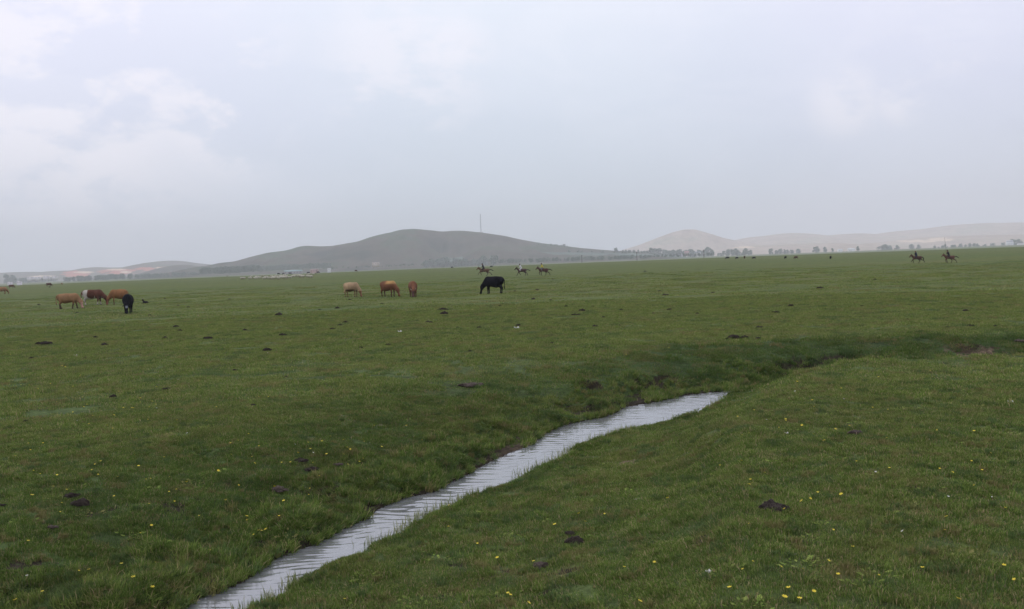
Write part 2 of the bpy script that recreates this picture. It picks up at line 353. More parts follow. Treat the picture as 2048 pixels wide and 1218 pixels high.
# ------------------------------------------------------------------ grass (tufts instanced over the turf)
def blades(n, rad, h0, h1, wd, lean, seed, disk=True, clump=0):
    g = np.random.default_rng(seed)
    a = g.uniform(0, 2 * np.pi, n); r = rad * np.sqrt(g.uniform(0, 1, n)) if disk else rad * g.uniform(0, 1, n) ** 0.8
    bx, by = r * np.cos(a), r * np.sin(a)
    if clump:
        cx, cy = g.uniform(-rad, rad, clump) * .7, g.uniform(-rad, rad, clump) * .7; ci = g.integers(0, clump, n)
        bx, by = cx[ci] + g.normal(0, rad * .12, n), cy[ci] + g.normal(0, rad * .12, n)
    h = g.uniform(h0, h1, n) * (0.7 + 0.6 * g.uniform(0, 1, n) ** 2); L = lean * g.uniform(0.15, 1, n) * h; la = g.uniform(0, 2 * np.pi, n)
    wa = la + np.pi / 2 + g.normal(0, .5, n); ww = wd * g.uniform(0.6, 1.4, n) / 2
    lx, ly = np.cos(la) * L, np.sin(la) * L; sx, sy = np.cos(wa) * ww, np.sin(wa) * ww
    P = np.stack([
        np.stack([bx - sx, by - sy, np.full(n, -0.01)], 1), np.stack([bx + sx, by + sy, np.full(n, -0.01)], 1),
        np.stack([bx + lx * .35 + sx * .8, by + ly * .35 + sy * .8, h * .6], 1), np.stack([bx + lx * .35 - sx * .8, by + ly * .35 - sy * .8, h * .6], 1),
        np.stack([bx + lx, by + ly, h * (1 - 0.25 * lean * .5)], 1)], 1)
    tone = np.repeat(g.uniform(0, 1, n), 5)
    o = (np.arange(n) * 5)[:, None]
    return P.reshape(-1, 3), [tuple(q) for q in (o + np.array([[0, 1, 2, 3]]))] + [tuple(q) for q in (o + np.array([[3, 2, 4]]))], tone
def leaves(n, rad, size, seed):
    g = np.random.default_rng(seed); Vv, Fv = [], []
    for q in range(n):
        a = g.uniform(0, 2 * math.pi); r = g.uniform(0.1, 1) * rad; L = size * g.uniform(.6, 1.3); c = np.array([r * math.cos(a), r * math.sin(a), 0.008])
        d = np.array([math.cos(a + g.normal(0, .5)), math.sin(a + g.normal(0, .5)), 0.35]); s = np.array([-d[1], d[0], 0]) * .38
        o = len(Vv); Vv += [c, c + d * L * .5 + s * L, c + d * L, c + d * L * .5 - s * L]; Fv.append((o, o + 1, o + 2, o + 3))
    return np.array(Vv), Fv, np.repeat(g.uniform(0.3, 0.84, n), 4)
m = bpy.data.materials.new('grass_blade'); m.use_nodes = True; t = NT(m.node_tree)
geo = t.n('ShaderNodeNewGeometry'); pos = geo.outputs['Position']; tone = t.n('ShaderNodeAttribute', attribute_name='tone').outputs['Fac']; rnd = t.n('ShaderNodeObjectInfo').outputs['Random']
c0 = t.ramp(tone, [(0.0, (0.092, 0.150, 0.038)), (0.35, (0.150, 0.222, 0.056)), (0.66, (0.202, 0.276, 0.072)), (0.82, (0.262, 0.310, 0.096)), (0.87, (0.33, 0.27, 0.15)), (1.0, (0.46, 0.37, 0.24))])
n1 = t.noise(pos, 0.45, 5, 0.62); n2 = t.noise(pos, 2.6, 4, 0.65); n4 = t.noise(t.scalexyz(pos, (0.35, 1, 1)), 0.11, 5, 0.65)
c0 = t.mix(t.math('MULTIPLY', t.mapr(n1, 0.50, 0.70), 0.38), c0, (0.215, 0.220, 0.080))
c0 = t.mix(t.math('MULTIPLY', t.mapr(n1, 0.48, 0.30), 0.32), c0, (0.100, 0.165, 0.060))
c0 = t.mix(t.math('MULTIPLY', t.mapr(n4, 0.52, 0.72), 0.30), c0, (0.21, 0.195, 0.09))
dip = t.n('ShaderNodeAttribute', attribute_name='moist_shade', attribute_type='INSTANCER').outputs['Fac']
c0 = t.mix(dip, c0, t.mix(1.0, c0, (0.54, 0.63, 0.58), 'MULTIPLY'))  # blades in the hollow take the same painted shade and damp green
c0 = t.mix(t.math('MULTIPLY', t.math('GREATER_THAN', rnd, 0.90), 0.55), c0, (0.20, 0.145, 0.085))
c0 = t.mix(t.math('MULTIPLY', t.math('LESS_THAN', rnd, 0.18), 0.45), c0, (0.095, 0.165, 0.085))
f = t.mapr(t.math('ADD', t.math('MULTIPLY', n2, 0.8), t.math('MULTIPLY', rnd, 0.25)), 0.32, 0.72, 0.72, 1.24, False)
cc = t.n('ShaderNodeCombineXYZ'); [t.put(cc.inputs[k], f) for k in range(3)]
c0 = t.mix(1.0, c0, cc.outputs[0], 'MULTIPLY'); c0 = t.mix(1.0, c0, (1.06, 1.03, 0.94), 'MULTIPLY')
d1 = t.n('ShaderNodeBsdfDiffuse'); t.put(d1.inputs[0], c0); d2 = t.n('ShaderNodeBsdfTranslucent'); t.put(d2.inputs[0], c0)
ms = t.n('ShaderNodeMixShader'); ms.inputs[0].default_value = 0.28; t.put(ms.inputs[1], d1.outputs[0]); t.put(ms.inputs[2], d2.outputs[0])
t.put(t.n('ShaderNodeOutputMaterial').inputs[0], ms.outputs[0]); BLADE = m
protos = bpy.data.collections.new('tuft_kinds')
specs = [blades(330, .17, .018, .042, .0042, .9, 1), blades(330, .17, .015, .036, .0045, 1.1, 2), blades(260, .17, .03, .065, .0045, .8, 3, clump=5),
         leaves(26, .14, .034, 4), blades(60, .07, .07, .14, .006, .9, 5),
         blades(420, .42, .025, .05, .007, .9, 6), blades(420, .42, .02, .04, .008, 1.0, 7), blades(300, .42, .04, .08, .008, .8, 8, clump=6),
         blades(420, 1.5, .03, .055, .018, .9, 9), blades(420, 1.5, .03, .07, .018, .8, 10, clump=14)]
for k, (Vv, Fv, tn) in enumerate(specs):
    pm = mesh_np('tuft', Vv, Fv, smooth=False); fattr(pm, 'tone', np.where(tn > .84, tn, tn ** (1.7 if k < 3 else 1.15))); pm.materials.append(BLADE)
    po = bpy.data.objects.new('tuft_%02d' % k, pm); protos.objects.link(po)
def scatter(n, r0_, r1_, kinds, probs, s0, s1, half=0.72):
    a = RNG.uniform(-half, half, n); r = np.sqrt(RNG.uniform(r0_ ** 2, r1_ ** 2, n)); x, y = r * np.sin(a), r * np.cos(a)
    return x, y, RNG.choice(kinds, n, p=probs), RNG.uniform(s0, s1, n)
parts = [scatter(14500, 4.0, 17.5, [0, 1, 2, 3], [.43, .31, .23, .03], .85, 1.25), scatter(16500, 15.0, 52, [5, 6, 7], [.45, .3, .25], .85, 1.3), scatter(7000, 46, 150, [8, 9], [.6, .4], .85, 1.3, .66)]
# taller growth beside the water
dens = []
for P, sgn, n in ((farP, 1, 5200), (nearP, -1, 1300)):
    rs = resample(P[1:-2], n); rs = rs[(rs[:, 1] < 23)]
    off = RNG.uniform(0.02, 1.0, len(rs)) ** 2 * (1.5 if sgn > 0 else 0.35)
    nrm = np.array([-0.62, 0.78]) * sgn
    dens.append((rs[:, 0] + nrm[0] * off, rs[:, 1] + nrm[1] * off, RNG.choice([4, 2], len(rs), p=[.55, .45] if sgn > 0 else [.3, .7]), RNG.uniform(.5, 1.25, len(rs)) * (1 if sgn > 0 else .7)))
parts += dens
x, y, kd, sc = (np.concatenate([p[q] for p in parts]) for q in range(4))
z, so, mo = height(x, y, True)
notch = fbm(x * 1.3, y * 1.3, 2, 411) > -.12          # mud shows only where the rim is broken
keep = (z > ZW + np.where(kd == 4, 0.0, 0.03)) & ~(inside(x, y)) & ((RNG.uniform(0, 1, len(x)) > np.clip((so - .38) * 2.2, 0, 0.90)) | ((kd == 4) & notch))
rr_d = np.hypot(x, y); keep &= RNG.uniform(0, 1, len(x)) < np.where(kd >= 8, np.clip((150 - rr_d) / 110, 0, .8), np.where(kd >= 5, np.clip((56 - rr_d) / 14, 0, 1), 1))
lush = fbm(x * 0.5, y * 0.5, 3, 401)
x, y, z, kd, sc, so, lush, mo = (v[keep] for v in (x, y, z, kd, sc, so, lush, mo))
sc = sc * (0.90 + 0.18 * lush)
e = 0.12; tx = np.arctan((height(x, y + e) - height(x, y - e)) / (2 * e)); ty = -np.arctan((height(x + e, y) - height(x - e, y)) / (2 * e))
tx, ty = np.clip(tx, -.6, .6), np.clip(ty, -.6, .6)
az = RNG.uniform(0, 2 * np.pi, len(x)); rxx = tx * np.cos(az) + ty * np.sin(az); ryy = -tx * np.sin(az) + ty * np.cos(az)
me = bpy.data.meshes.new('grass'); me.vertices.add(len(x)); me.vertices.foreach_set('co', np.stack([x, y, z], 1).astype(np.float32).ravel())
ra = me.attributes.new('rot', 'FLOAT_VECTOR', 'POINT'); ra.data.foreach_set('vector', np.stack([rxx, ryy, az], 1).astype(np.float32).ravel())
mo = np.where((kd == 4), mo * RNG.uniform(-.3, .7, len(mo)), mo); fattr(me, 'scl', sc); fattr(me, 'moist_shade', mo); ia = me.attributes.new('kindex', 'INT', 'POINT'); ia.data.foreach_set('value', kd.astype(np.int32))
go = link('grass', me, BLADE); tag(go, 'short cropped pasture grass covering both sides of the stream', 'grass', kind='stuff')
ng = bpy.data.node_groups.new('tufts', 'GeometryNodeTree')
ng.interface.new_socket('Geometry', in_out='INPUT', socket_type='NodeSocketGeometry'); ng.interface.new_socket('Geometry', in_out='OUTPUT', socket_type='NodeSocketGeometry')
gi, gout = ng.nodes.new('NodeGroupInput'), ng.nodes.new('NodeGroupOutput')
ci = ng.nodes.new('GeometryNodeCollectionInfo'); ci.inputs['Collection'].default_value = protos; ci.inputs['Separate Children'].default_value = True; ci.inputs['Reset Children'].default_value = True
ip = ng.nodes.new('GeometryNodeInstanceOnPoints'); ip.inputs['Pick Instance'].default_value = True
def named(nm, dt):
    q = ng.nodes.new('GeometryNodeInputNamedAttribute'); q.data_type = dt; q.inputs['Name'].default_value = nm
    return [o for o in q.outputs if o.enabled and o.name == 'Attribute'][0]
L = ng.links.new
L(gi.outputs[0], ip.inputs['Points']); L(ci.outputs[0], ip.inputs['Instance']); L(named('kindex', 'INT'), ip.inputs['Instance Index'])
e2r = ng.nodes.new('FunctionNodeEulerToRotation'); L(named('rot', 'FLOAT_VECTOR'), e2r.inputs[0]); L(e2r.outputs[0], ip.inputs['Rotation'])
L(named('scl', 'FLOAT'), ip.inputs['Scale']); L(ip.outputs[0], gout.inputs[0])
go.modifiers.new('tufts', 'NODES').node_group = ng

# reeds standing in the shallow near edge of the water
rs = resample(nearP[2:-8], 900); Vv, Tn, Ff = [], [], []
for p in rs:
    if fbm(np.array([p[0] * 1.1]), np.array([p[1] * 1.1]), 2, 501)[0] < -0.10: continue
    for _ in range(random.randint(1, 5)):
        bx, by = p[0] + random.gauss(-.02, .07), p[1] + random.gauss(0.0, .07); h = random.uniform(.05, .17); a = random.uniform(0, 6.28); l = random.uniform(.05, .4) * h; ww = random.uniform(.0025, .005)
        o = len(Vv); zz = ZW - 0.04
        Vv += [(bx - ww, by, zz), (bx + ww, by, zz), (bx + ww * .8 + math.cos(a) * l * .4, by + math.sin(a) * l * .4, zz + h * .6), (bx - ww * .8 + math.cos(a) * l * .4, by + math.sin(a) * l * .4, zz + h * .6), (bx + math.cos(a) * l, by + math.sin(a) * l, zz + h)]
        Ff += [(o, o + 1, o + 2, o + 3), (o + 3, o + 2, o + 4)]; Tn += [random.random()] * 5
me = mesh_np('reeds', Vv, Ff, False); fattr(me, 'tone', Tn)
m = bpy.data.materials.new('reed_blade'); m.use_nodes = True; t = NT(m.node_tree)
cr = t.ramp(t.n('ShaderNodeAttribute', attribute_name='tone').outputs['Fac'], [(0, (0.12, 0.15, 0.05)), (.5, (0.24, 0.27, 0.11)), (1, (0.42, 0.40, 0.24))])
d1 = t.n('ShaderNodeBsdfDiffuse'); t.put(d1.inputs[0], cr); t.put(t.n('ShaderNodeOutputMaterial').inputs[0], d1.outputs[0])
tag(link('reeds', me, m), 'thin pale reeds fringing the near edge of the stream', 'reeds', kind='stuff')

# ------------------------------------------------------------------ smooth bodies: union of tapered capsules, meshed by surface nets
def caps_field(P, prims, k):
    out = np.full(len(P), 10.0)
    for (a, b_, ra, rb, sq) in prims:
        a = np.asarray(a, float); b_ = np.asarray(b_, float); Q = P.copy(); mid = (a[1] + b_[1]) / 2
        Q[:, 1] = mid + (Q[:, 1] - mid) * sq
        d = b_ - a; L2 = d @ d + 1e-12; tt = np.clip(((Q - a) @ d) / L2, 0, 1)
        dist = np.linalg.norm(Q - a - tt[:, None] * d, axis=1) - (ra + (rb - ra) * tt)
        hh = np.clip(0.5 + 0.5 * (out - dist) / k, 0, 1); out = out * (1 - hh) + dist * hh - k * hh * (1 - hh)
    return out
def body_mesh(name, groups, cell, colf=None):
    """groups: list of (prims, k) smoothly joined inside, then smoothly joined to each other"""
    allp = [p for g, _ in groups for p in g]
    lo = np.min([np.minimum(p[0], p[1]) - max(p[2], p[3]) for p in allp], 0) - 3 * cell; hi = np.max([np.maximum(p[0], p[1]) + max(p[2], p[3]) for p in allp], 0) + 3 * cell
    n = np.ceil((hi - lo) / cell).astype(int) + 1
    ax = [lo[q] + cell * np.arange(n[q]) for q in range(3)]
    G = np.stack(np.meshgrid(*ax, indexing='ij'), -1); P = G.reshape(-1, 3)
    val = None
    for prims, k in groups:
        v = caps_field(P, prims, k)
        if val is None: val = v
        else:
            kk = min(k, 0.04); hh = np.clip(0.5 + 0.5 * (val - v) / kk, 0, 1); val = val * (1 - hh) + v * hh - kk * hh * (1 - hh)
    val = val.reshape(n)
    ins = val < 0; cn = n - 1
    cnt = np.zeros(cn, int)
    sl = lambda a_, dx, dy, dz: a_[dx:cn[0] + dx, dy:cn[1] + dy, dz:cn[2] + dz]
    for dx in (0, 1):
        for dy in (0, 1):
            for dz in (0, 1): cnt += sl(ins, dx, dy, dz)
    act = (cnt > 0) & (cnt < 8); idx = -np.ones(cn, int); idx[act] = np.arange(act.sum())
    acc = np.zeros(tuple(cn) + (3,)); num = np.zeros(cn)
    cor = [(0, 0, 0), (1, 0, 0), (0, 1, 0), (1, 1, 0), (0, 0, 1), (1, 0, 1), (0, 1, 1), (1, 1, 1)]
    for A in cor:
        for ax_ in range(3):
            if A[ax_]: continue
            B = list(A); B[ax_] = 1
            va, vb = sl(val, *A), sl(val, *B); cr = (va < 0) != (vb < 0)
            tt = np.where(cr, va / np.where(cr, va - vb, 1), 0)
            for q in range(3): acc[..., q] += np.where(cr, A[q] + (tt if q == ax_ else 0), 0)
            num += cr
    Vp = np.argwhere(act) * cell + lo + acc[act] / num[act][:, None] * cell
    quads = []
    for ax_ in range(3):
        B = [0, 0, 0]; B[ax_] = 1
        va = ins[:n[0] - B[0], :n[1] - B[1], :n[2] - B[2]]; vb = ins[B[0]:, B[1]:, B[2]:]
        cr = np.argwhere(va != vb); u, v_ = [q for q in range(3) if q != ax_]
        cr = cr[(cr[:, u] > 0) & (cr[:, v_] > 0) & (cr[:, u] < cn[u]) & (cr[:, v_] < cn[v_])]
        flip = va[tuple(cr.T)]
        def cid(du, dv):
            c = cr.copy(); c[:, u] -= du; c[:, v_] -= dv; return idx[tuple(c.T)]
        Q = np.stack([cid(1, 1), cid(0, 1), cid(0, 0), cid(1, 0)], 1)
        if ax_ == 1: flip = ~flip
        Q[~flip] = Q[~flip][:, ::-1]; quads.append(Q)
    Q = np.vstack(quads); Q = Q[(Q >= 0).all(1)]
    me = mesh_np(name, Vp, Q)
    if colf is not None: cattr(me, 'coat', colf(Vp))
    return me
HIDE = principled('animal_hide', rough=0.85, attr='coat', spec=0.08, var=0.12, vscale=14, bump=0.25)
def paint(me, colf):
    n = len(me.vertices); co = np.empty(n * 3, np.float32); me.vertices.foreach_get('co', co); cattr(me, 'coat', colf(co.reshape(-1, 3)))
def cow_prims(graze=1.0, turn=0.0, stride=0.0, headang=0.0, lift=0.0):
    """facing +X, withers 1.25 m; graze lowers the head to the grass, turn swings the head sideways"""
    T = turn
    trunk = [((-.62, 0, .94), (-.2, 0, .87), .29, .385, 1.12), ((-.2, 0, .87), (.42, 0, .88), .385, .33, 1.15), ((-.70, .13, 1.07), (-.70, -.13, 1.07), .12, .12, 1.0), ((-.6, 0, 1.14), (.5, 0, 1.17), .09, .10, 1.0), ((.48, 0, .98), (.60, 0, .90), .24, .20, 1.1)]
    nk = np.array([.98, T * .28, .60 + lift]); hd0 = np.array([1.02, T * .36, .50 + lift]); hd1 = np.array([1.13 + .1 * lift, T * .50, .11 + lift * .8])
    neck = [((.58, 0, 1.02), tuple(nk), .22, .145, 1.25), ((.60, 0, .80), (.88, T * .2, .58 + lift), .17, .12, 1.3), (tuple(nk), tuple(hd0), .125, .115, 1.0), (tuple(hd0), tuple(hd1), .112, .066, 1.1), (tuple(hd1), tuple(hd1 + np.array([.03, 0, -.02])), .07, .06, 1.0)]
    ears = [((hd0[0] - .02, hd0[1] + s * .09, hd0[2] + .04), (hd0[0] - .06, hd0[1] + s * .25, hd0[2] + .03), .045, .03, 1.0) for s in (-1, 1)]
    legs = []
    for s, st in ((1, stride), (-1, -stride)):
        y = .15 * s
        legs += [((.46, y, .78), (.48 + st * .4, y, .42), .13, .062, 1.1), ((.48 + st * .4, y, .42), (.46 + st, y, .09), .055, .042, 1), ((.46 + st, y, .05), (.50 + st, y, .045), .052, .048, 1)]
        y = .16 * s; q = -st
        legs += [((-.62, y * .8, .92), (-.52 + q * .3, y, .64), .21, .14, 1.2), ((-.52 + q * .3, y, .64), (-.70 + q * .6, y, .43), .12, .062, 1.1), ((-.70 + q * .6, y, .43), (-.64 + q, y, .09), .055, .042, 1), ((-.64 + q, y, .05), (-.60 + q, y, .045), .052, .048, 1)]
    extra = [((-.33, 0, .58), (-.30, 0, .55), .12, .10, 1.0)]
    tail = [((-.86, 0, 1.12), (-.97, .01, .95), .045, .032, 1), ((-.97, .01, .95), (-.96, .03, .52), .030, .024, 1), ((-.96, .03, .50), (-.95, .03, .36), .045, .03, 1)]
    return [(trunk + neck, .12), (legs, .05), (ears + extra, .03), (tail, .02)], hd0
def horn_mesh(hd, s, size=1.0):
    h = hd; pts = [(h[0] - .03, h[1] + s * .06, h[2] + .10), (h[0] - .02, h[1] + s * .16 * size, h[2] + .15), (h[0] + .04, h[1] + s * .20 * size, h[2] + .24 * size)]
    return body_mesh('horn', [([(pts[0], pts[1], .032, .024, 1), (pts[1], pts[2], .024, .010, 1)], .01)], .012)
HORN = principled('horn_keratin', (0.35, 0.31, 0.25), rough=0.5)
HOOF = (0.02, 0.018, 0.016)
def coat(base, belly=None, legs=None, face=None, extra=None, seed=0):
    def f(P):
        n = fbm(P[:, 0] * 2.3 + 5 * seed, P[:, 2] * 2.3 + P[:, 1] * 1.5, 3, 600 + seed)[:, None]
        c = np.tile(np.array(base, float), (len(P), 1)) * (1 + 0.35 * n)
        x, y, z = P.T
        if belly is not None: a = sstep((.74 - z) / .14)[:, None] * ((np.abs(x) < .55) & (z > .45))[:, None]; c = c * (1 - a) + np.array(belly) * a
        if legs is not None: a = sstep((.52 - z) / .2)[:, None] * (x < .75)[:, None]; c = c * (1 - a) + np.array(legs) * a
        if face is not None: a = (sstep((x - .93) / .10) * sstep((.58 - z) / .1))[:, None]; c = c * (1 - a) + np.array(face) * a
        if extra: c = extra(P, c, n[:, 0])
        hf = (z < .06)[:, None] & (x < .75)[:, None]; return np.where(hf, HOOF, c)
    return f
def make_cow(label, px, py, hpx, heading, colf, group='cattle grazing on the pasture', horns=0, sx=1.0, name='cow', cell=.03, **kw):
    prims, hd = cow_prims(**kw); g = ground_at(px, py); depth = float((g - EYE) @ fw); sc = hpx * depth / F_PX / 1.27
    root = empty(name, g, math.radians(heading), sc); root.scale = (sc * sx, sc, sc)
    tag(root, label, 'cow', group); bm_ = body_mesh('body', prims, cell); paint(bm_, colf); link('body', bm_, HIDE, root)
    if horns:
        for s in (-1, 1): link('horn', horn_mesh(hd, s, horns), HORN, root)
    return root
TAN = (0.27, 0.155, 0.08); PALE = (0.38, 0.26, 0.155); RED = (0.20, 0.068, 0.032); ORANGE = (0.25, 0.12, 0.055); BLACK = (0.005, 0.005, 0.008); WHITE = (0.42, 0.38, 0.33); DKB = (0.075, 0.026, 0.016)
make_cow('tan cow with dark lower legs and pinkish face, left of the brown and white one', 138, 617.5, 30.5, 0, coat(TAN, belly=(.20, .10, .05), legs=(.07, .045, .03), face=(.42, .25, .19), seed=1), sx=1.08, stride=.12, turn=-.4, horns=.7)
def bw(P, c, n):
    x, y, z = P.T
    a = (np.exp(-((x + .52) / .17) ** 2) * sstep((z - .5) / .3) + sstep((.80 - z + n * .3) / .12) * ((x < .25) & (x > -.8) & (z > .4)) + ((z < .62) & (x < -.3) & (z > .3)) * .8 + (z < .25) * (x < .7) * .7)
    a = np.clip(a + n * .6, 0, 1)[:, None]; a = sstep((a - .4) / .25); return c * (1 - a) + np.array(WHITE) * a
make_cow('dark brown cow with a white rump band and white belly, reaching its head down', 187, 610, 30.5, 3, coat((.10, .043, .030), seed=2, extra=bw), sx=1.0, stride=.08, lift=.05)
make_cow('orange brown cow nose to nose with the brown and white one', 238, 609, 30, 205, coat(ORANGE, face=(.25, .10, .07), legs=(.12, .06, .035), seed=3), sx=.8, horns=.6, turn=-.3)
def bwf(P, c, n):
    x, y, z = P.T; a = .6 * sstep((x - .98) / .05) * sstep((z - .36) / .05) * sstep((.56 - z) / .05) * sstep((.09 - np.abs(y + .0)) / .03); a = a[:, None]; return c * (1 - a) + np.array((.42, .44, .50)) * a
make_cow('black cow with a white blaze facing the camera, head down in the grass', 257, 626.5, 38, 288, coat(BLACK, seed=4, extra=bwf), sx=.9, horns=.5)
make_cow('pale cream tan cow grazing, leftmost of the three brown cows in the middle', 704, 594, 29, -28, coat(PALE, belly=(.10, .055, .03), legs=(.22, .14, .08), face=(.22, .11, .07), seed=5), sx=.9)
def lb(P, c, n):
    x, y, z = P.T; a = (sstep((z - .98) / .15) * sstep((x + .2) / .3))[:, None]; return c * (1 - a) + np.array((.42, .25, .10)) * a
make_cow('reddish brown cow with a golden back, between the cream cow and the horned one', 778, 593.5, 31.5, -38, coat((.17, .075, .042), legs=(.08, .045, .03), face=(.16, .07, .04), seed=6, extra=lb), sx=.95, horns=.6, turn=.2)
make_cow('red brown horned cow seen head on, lowering its head to the grass', 827, 594.5, 32, -76, coat((.17, .075, .042), legs=(.10, .045, .03), face=(.10, .055, .045), seed=7), sx=.85, horns=1.25, turn=-.35)
make_cow('large black cow grazing alone below the galloping riders', 988, 588, 35, 163, coat(BLACK, seed=8), sx=.86, turn=.2, cell=.025)
# more distant cattle
make_cow('tan cow cut by the edge, far out on the pasture', 5, 588, 14, 60, coat(TAN, seed=9), horns=0)
make_cow('brown cow far off on the skyline, behind the tan cow at the edge', 23, 576, 6.8, 10, coat((.12, .06, .04), seed=10), turn=.3)
far_cows = [(98, 573, 7, 50, 'dark brown cow far off, above the group with the tan cow', DKB), (124, 569.5, 4, 100, 'tiny tan cow on the skyline behind the brown and white cow', TAN),
            (1455, 518.6, 5.2, 170, 'small dark cow on the skyline, leftmost of the far herd', BLACK), (1474, 518.3, 4.8, 120, 'second small dark cow from the left in the skyline herd', BLACK),
            (1489, 517.6, 5.8, 85, 'small dark cow seen end on in the skyline herd', DKB), (1508, 518.3, 4.8, 190, 'fourth small dark cow from the left in the skyline herd', BLACK),
            (1571, 517.8, 5.4, 100, 'dark cow on the skyline, just left of the last pair of trees', BLACK), (1592, 517.9, 5.6, 195, 'largest dark cow on the right part of the skyline', DKB),
            (1661, 518.5, 6.5, 80, 'lone dark cow standing end on nearest the riders with the pole', BLACK),
            (557, 549.5, 3.6, 0, 'small dark cow behind the flock of sheep, leftmost of three', BLACK), (567, 549.0, 3.2, 170, 'small dark cow behind the flock of sheep, middle of three', BLACK),
            (580, 548.6, 3.6, 20, 'small dark cow behind the flock of sheep, rightmost of three', BLACK), (617, 546.4, 4.2, 190, 'dark cow below the pinkish shed', BLACK), (636, 545.8, 4.2, 10, 'dark cow just right of the sheep flock', BLACK),
            (712, 543.5, 3.6, 0, 'dark cow on the skyline above the cream cow', DKB), (904, 536.5, 3.2, 0, 'low dark cow on the skyline between hill grove and first rider', BLACK), (983, 535.0, 3.6, 180, 'dark cow on the skyline right behind the first rider', BLACK)]
pr, _hd = cow_prims(); far_body = body_mesh('body', pr, .05)
fc = {}
for px, py, hp, hdg, lab, colr in far_cows:
    if colr not in fc:
        mm = far_body.copy(); paint(mm, coat(colr, seed=len(fc) + 20)); mm.materials.append(HIDE); fc[colr] = mm
    g = ground_at(px, py); sc = hp * float((g - EYE) @ fw) / F_PX / 1.27
    r = empty('cow', g, math.radians(hdg), sc); tag(r, lab, 'cow', 'distant cattle on the skyline'); link('body', fc[colr], None, r)

# dog resting beside the black cow
def dog_prims():
    return [([((-.25, 0, .17), (.12, 0, .18), .13, .13, 1.0), ((.12, 0, .2), (.24, 0, .42), .12, .075, 1.0), ((.24, 0, .44), (.30, 0, .46), .085, .075, 1), ((.32, 0, .45), (.42, 0, .42), .05, .032, 1),
              ((.22, .05, .50), (.21, .06, .57), .03, .015, 1), ((.22, -.05, .50), (.21, -.06, .57), .03, .015, 1), ((.15, .09, .12), (.38, .09, .04), .05, .035, 1), ((.15, -.09, .12), (.38, -.09, .04), .05, .035, 1),
              ((-.25, .1, .14), (-.10, .16, .06), .09, .045, 1), ((-.25, -.1, .14), (-.10, -.16, .06), .09, .045, 1), ((-.35, 0, .12), (-.62, .05, .05), .04, .03, 1)], .04)]
g = ground_at(290, 607); dm = body_mesh('dog', dog_prims(), .02, lambda P: np.tile((.014, .012, .013), (len(P), 1)))
d = link('dog', dm, HIDE); d.location = g; d.rotation_euler = (0, 0, math.radians(172)); d.scale = (.72, .72, .72); tag(d, 'small black dog lying in the grass beside the black cow', 'dog')

# ------------------------------------------------------------------ sheep flock
def sheep_prims():
    p = [((-.35, 0, .55), (.28, 0, .56), .22, .21, 1.0), ((.3, 0, .58), (.52, 0, .42), .12, .09, 1), ((.52, 0, .40), (.62, 0, .22), .075, .045, 1), ((.5, .06, .42), (.47, .14, .40), .03, .02, 1), ((.5, -.06, .42), (.47, -.14, .40), .03, .02, 1), ((-.56, 0, .6), (-.60, 0, .42), .05, .04, 1)]
    for sx_ in (-.32, .24):
        for s in (-1, 1): p.append(((sx_, s * .11, .45), (sx_ + .01, s * .11, .03), .06, .03, 1))
    return [(p, .05)]
sm = body_mesh('sheep', sheep_prims(), .035, lambda P: np.where(((P[:, 0] > .47) | (P[:, 2] < .28))[:, None], (.22, .17, .13), (.46, .43, .35)))
sm.materials.append(HIDE)
ORDS = 'first second third fourth fifth sixth seventh eighth ninth tenth eleventh twelfth thirteenth fourteenth fifteenth sixteenth seventeenth eighteenth nineteenth twentieth'.split()
flock = [(455, 551.0), (483, 559.4), (488, 559), (503, 555.5), (500, 559.5), (513, 557), (511, 560), (520, 558.5), (525, 553.8), (533, 557.6), (538, 559.4), (543, 555.6), (547, 558.6), (545, 560), (552, 555), (553, 558.8), (557, 560), (561, 555.8), (563, 559),
         (566, 557), (571, 559.3), (573, 555), (579, 558.8), (586, 556.3), (590, 554.6), (597, 555.4), (600, 553.8), (606, 555), (614, 552), (618, 551.4), (622, 557), (616, 556.4), (627, 550.3), (604, 557.2), (569, 553.4), (529, 560)]
flock.sort()
for k, (px, py) in enumerate(flock):
    g = ground_at(px, py); o = link('sheep', sm); o.location = g; o.rotation_euler = (0, 0, random.choice([0, math.pi]) + random.gauss(0, .5)); s = random.uniform(.95, 1.15) * 1.1; o.scale = (s, s, s)
    if k == 0: tag(o, 'single white sheep strayed far left of the flock', 'sheep', 'sheep of the grazing flock')
    else: tag(o, ('%s sheep from the left in the far grazing flock' % ORDS[k - 1]) if k <= 18 else ('%s sheep from the right end of the far grazing flock' % ORDS[len(flock) - 1 - k]), 'sheep', 'sheep of the grazing flock')

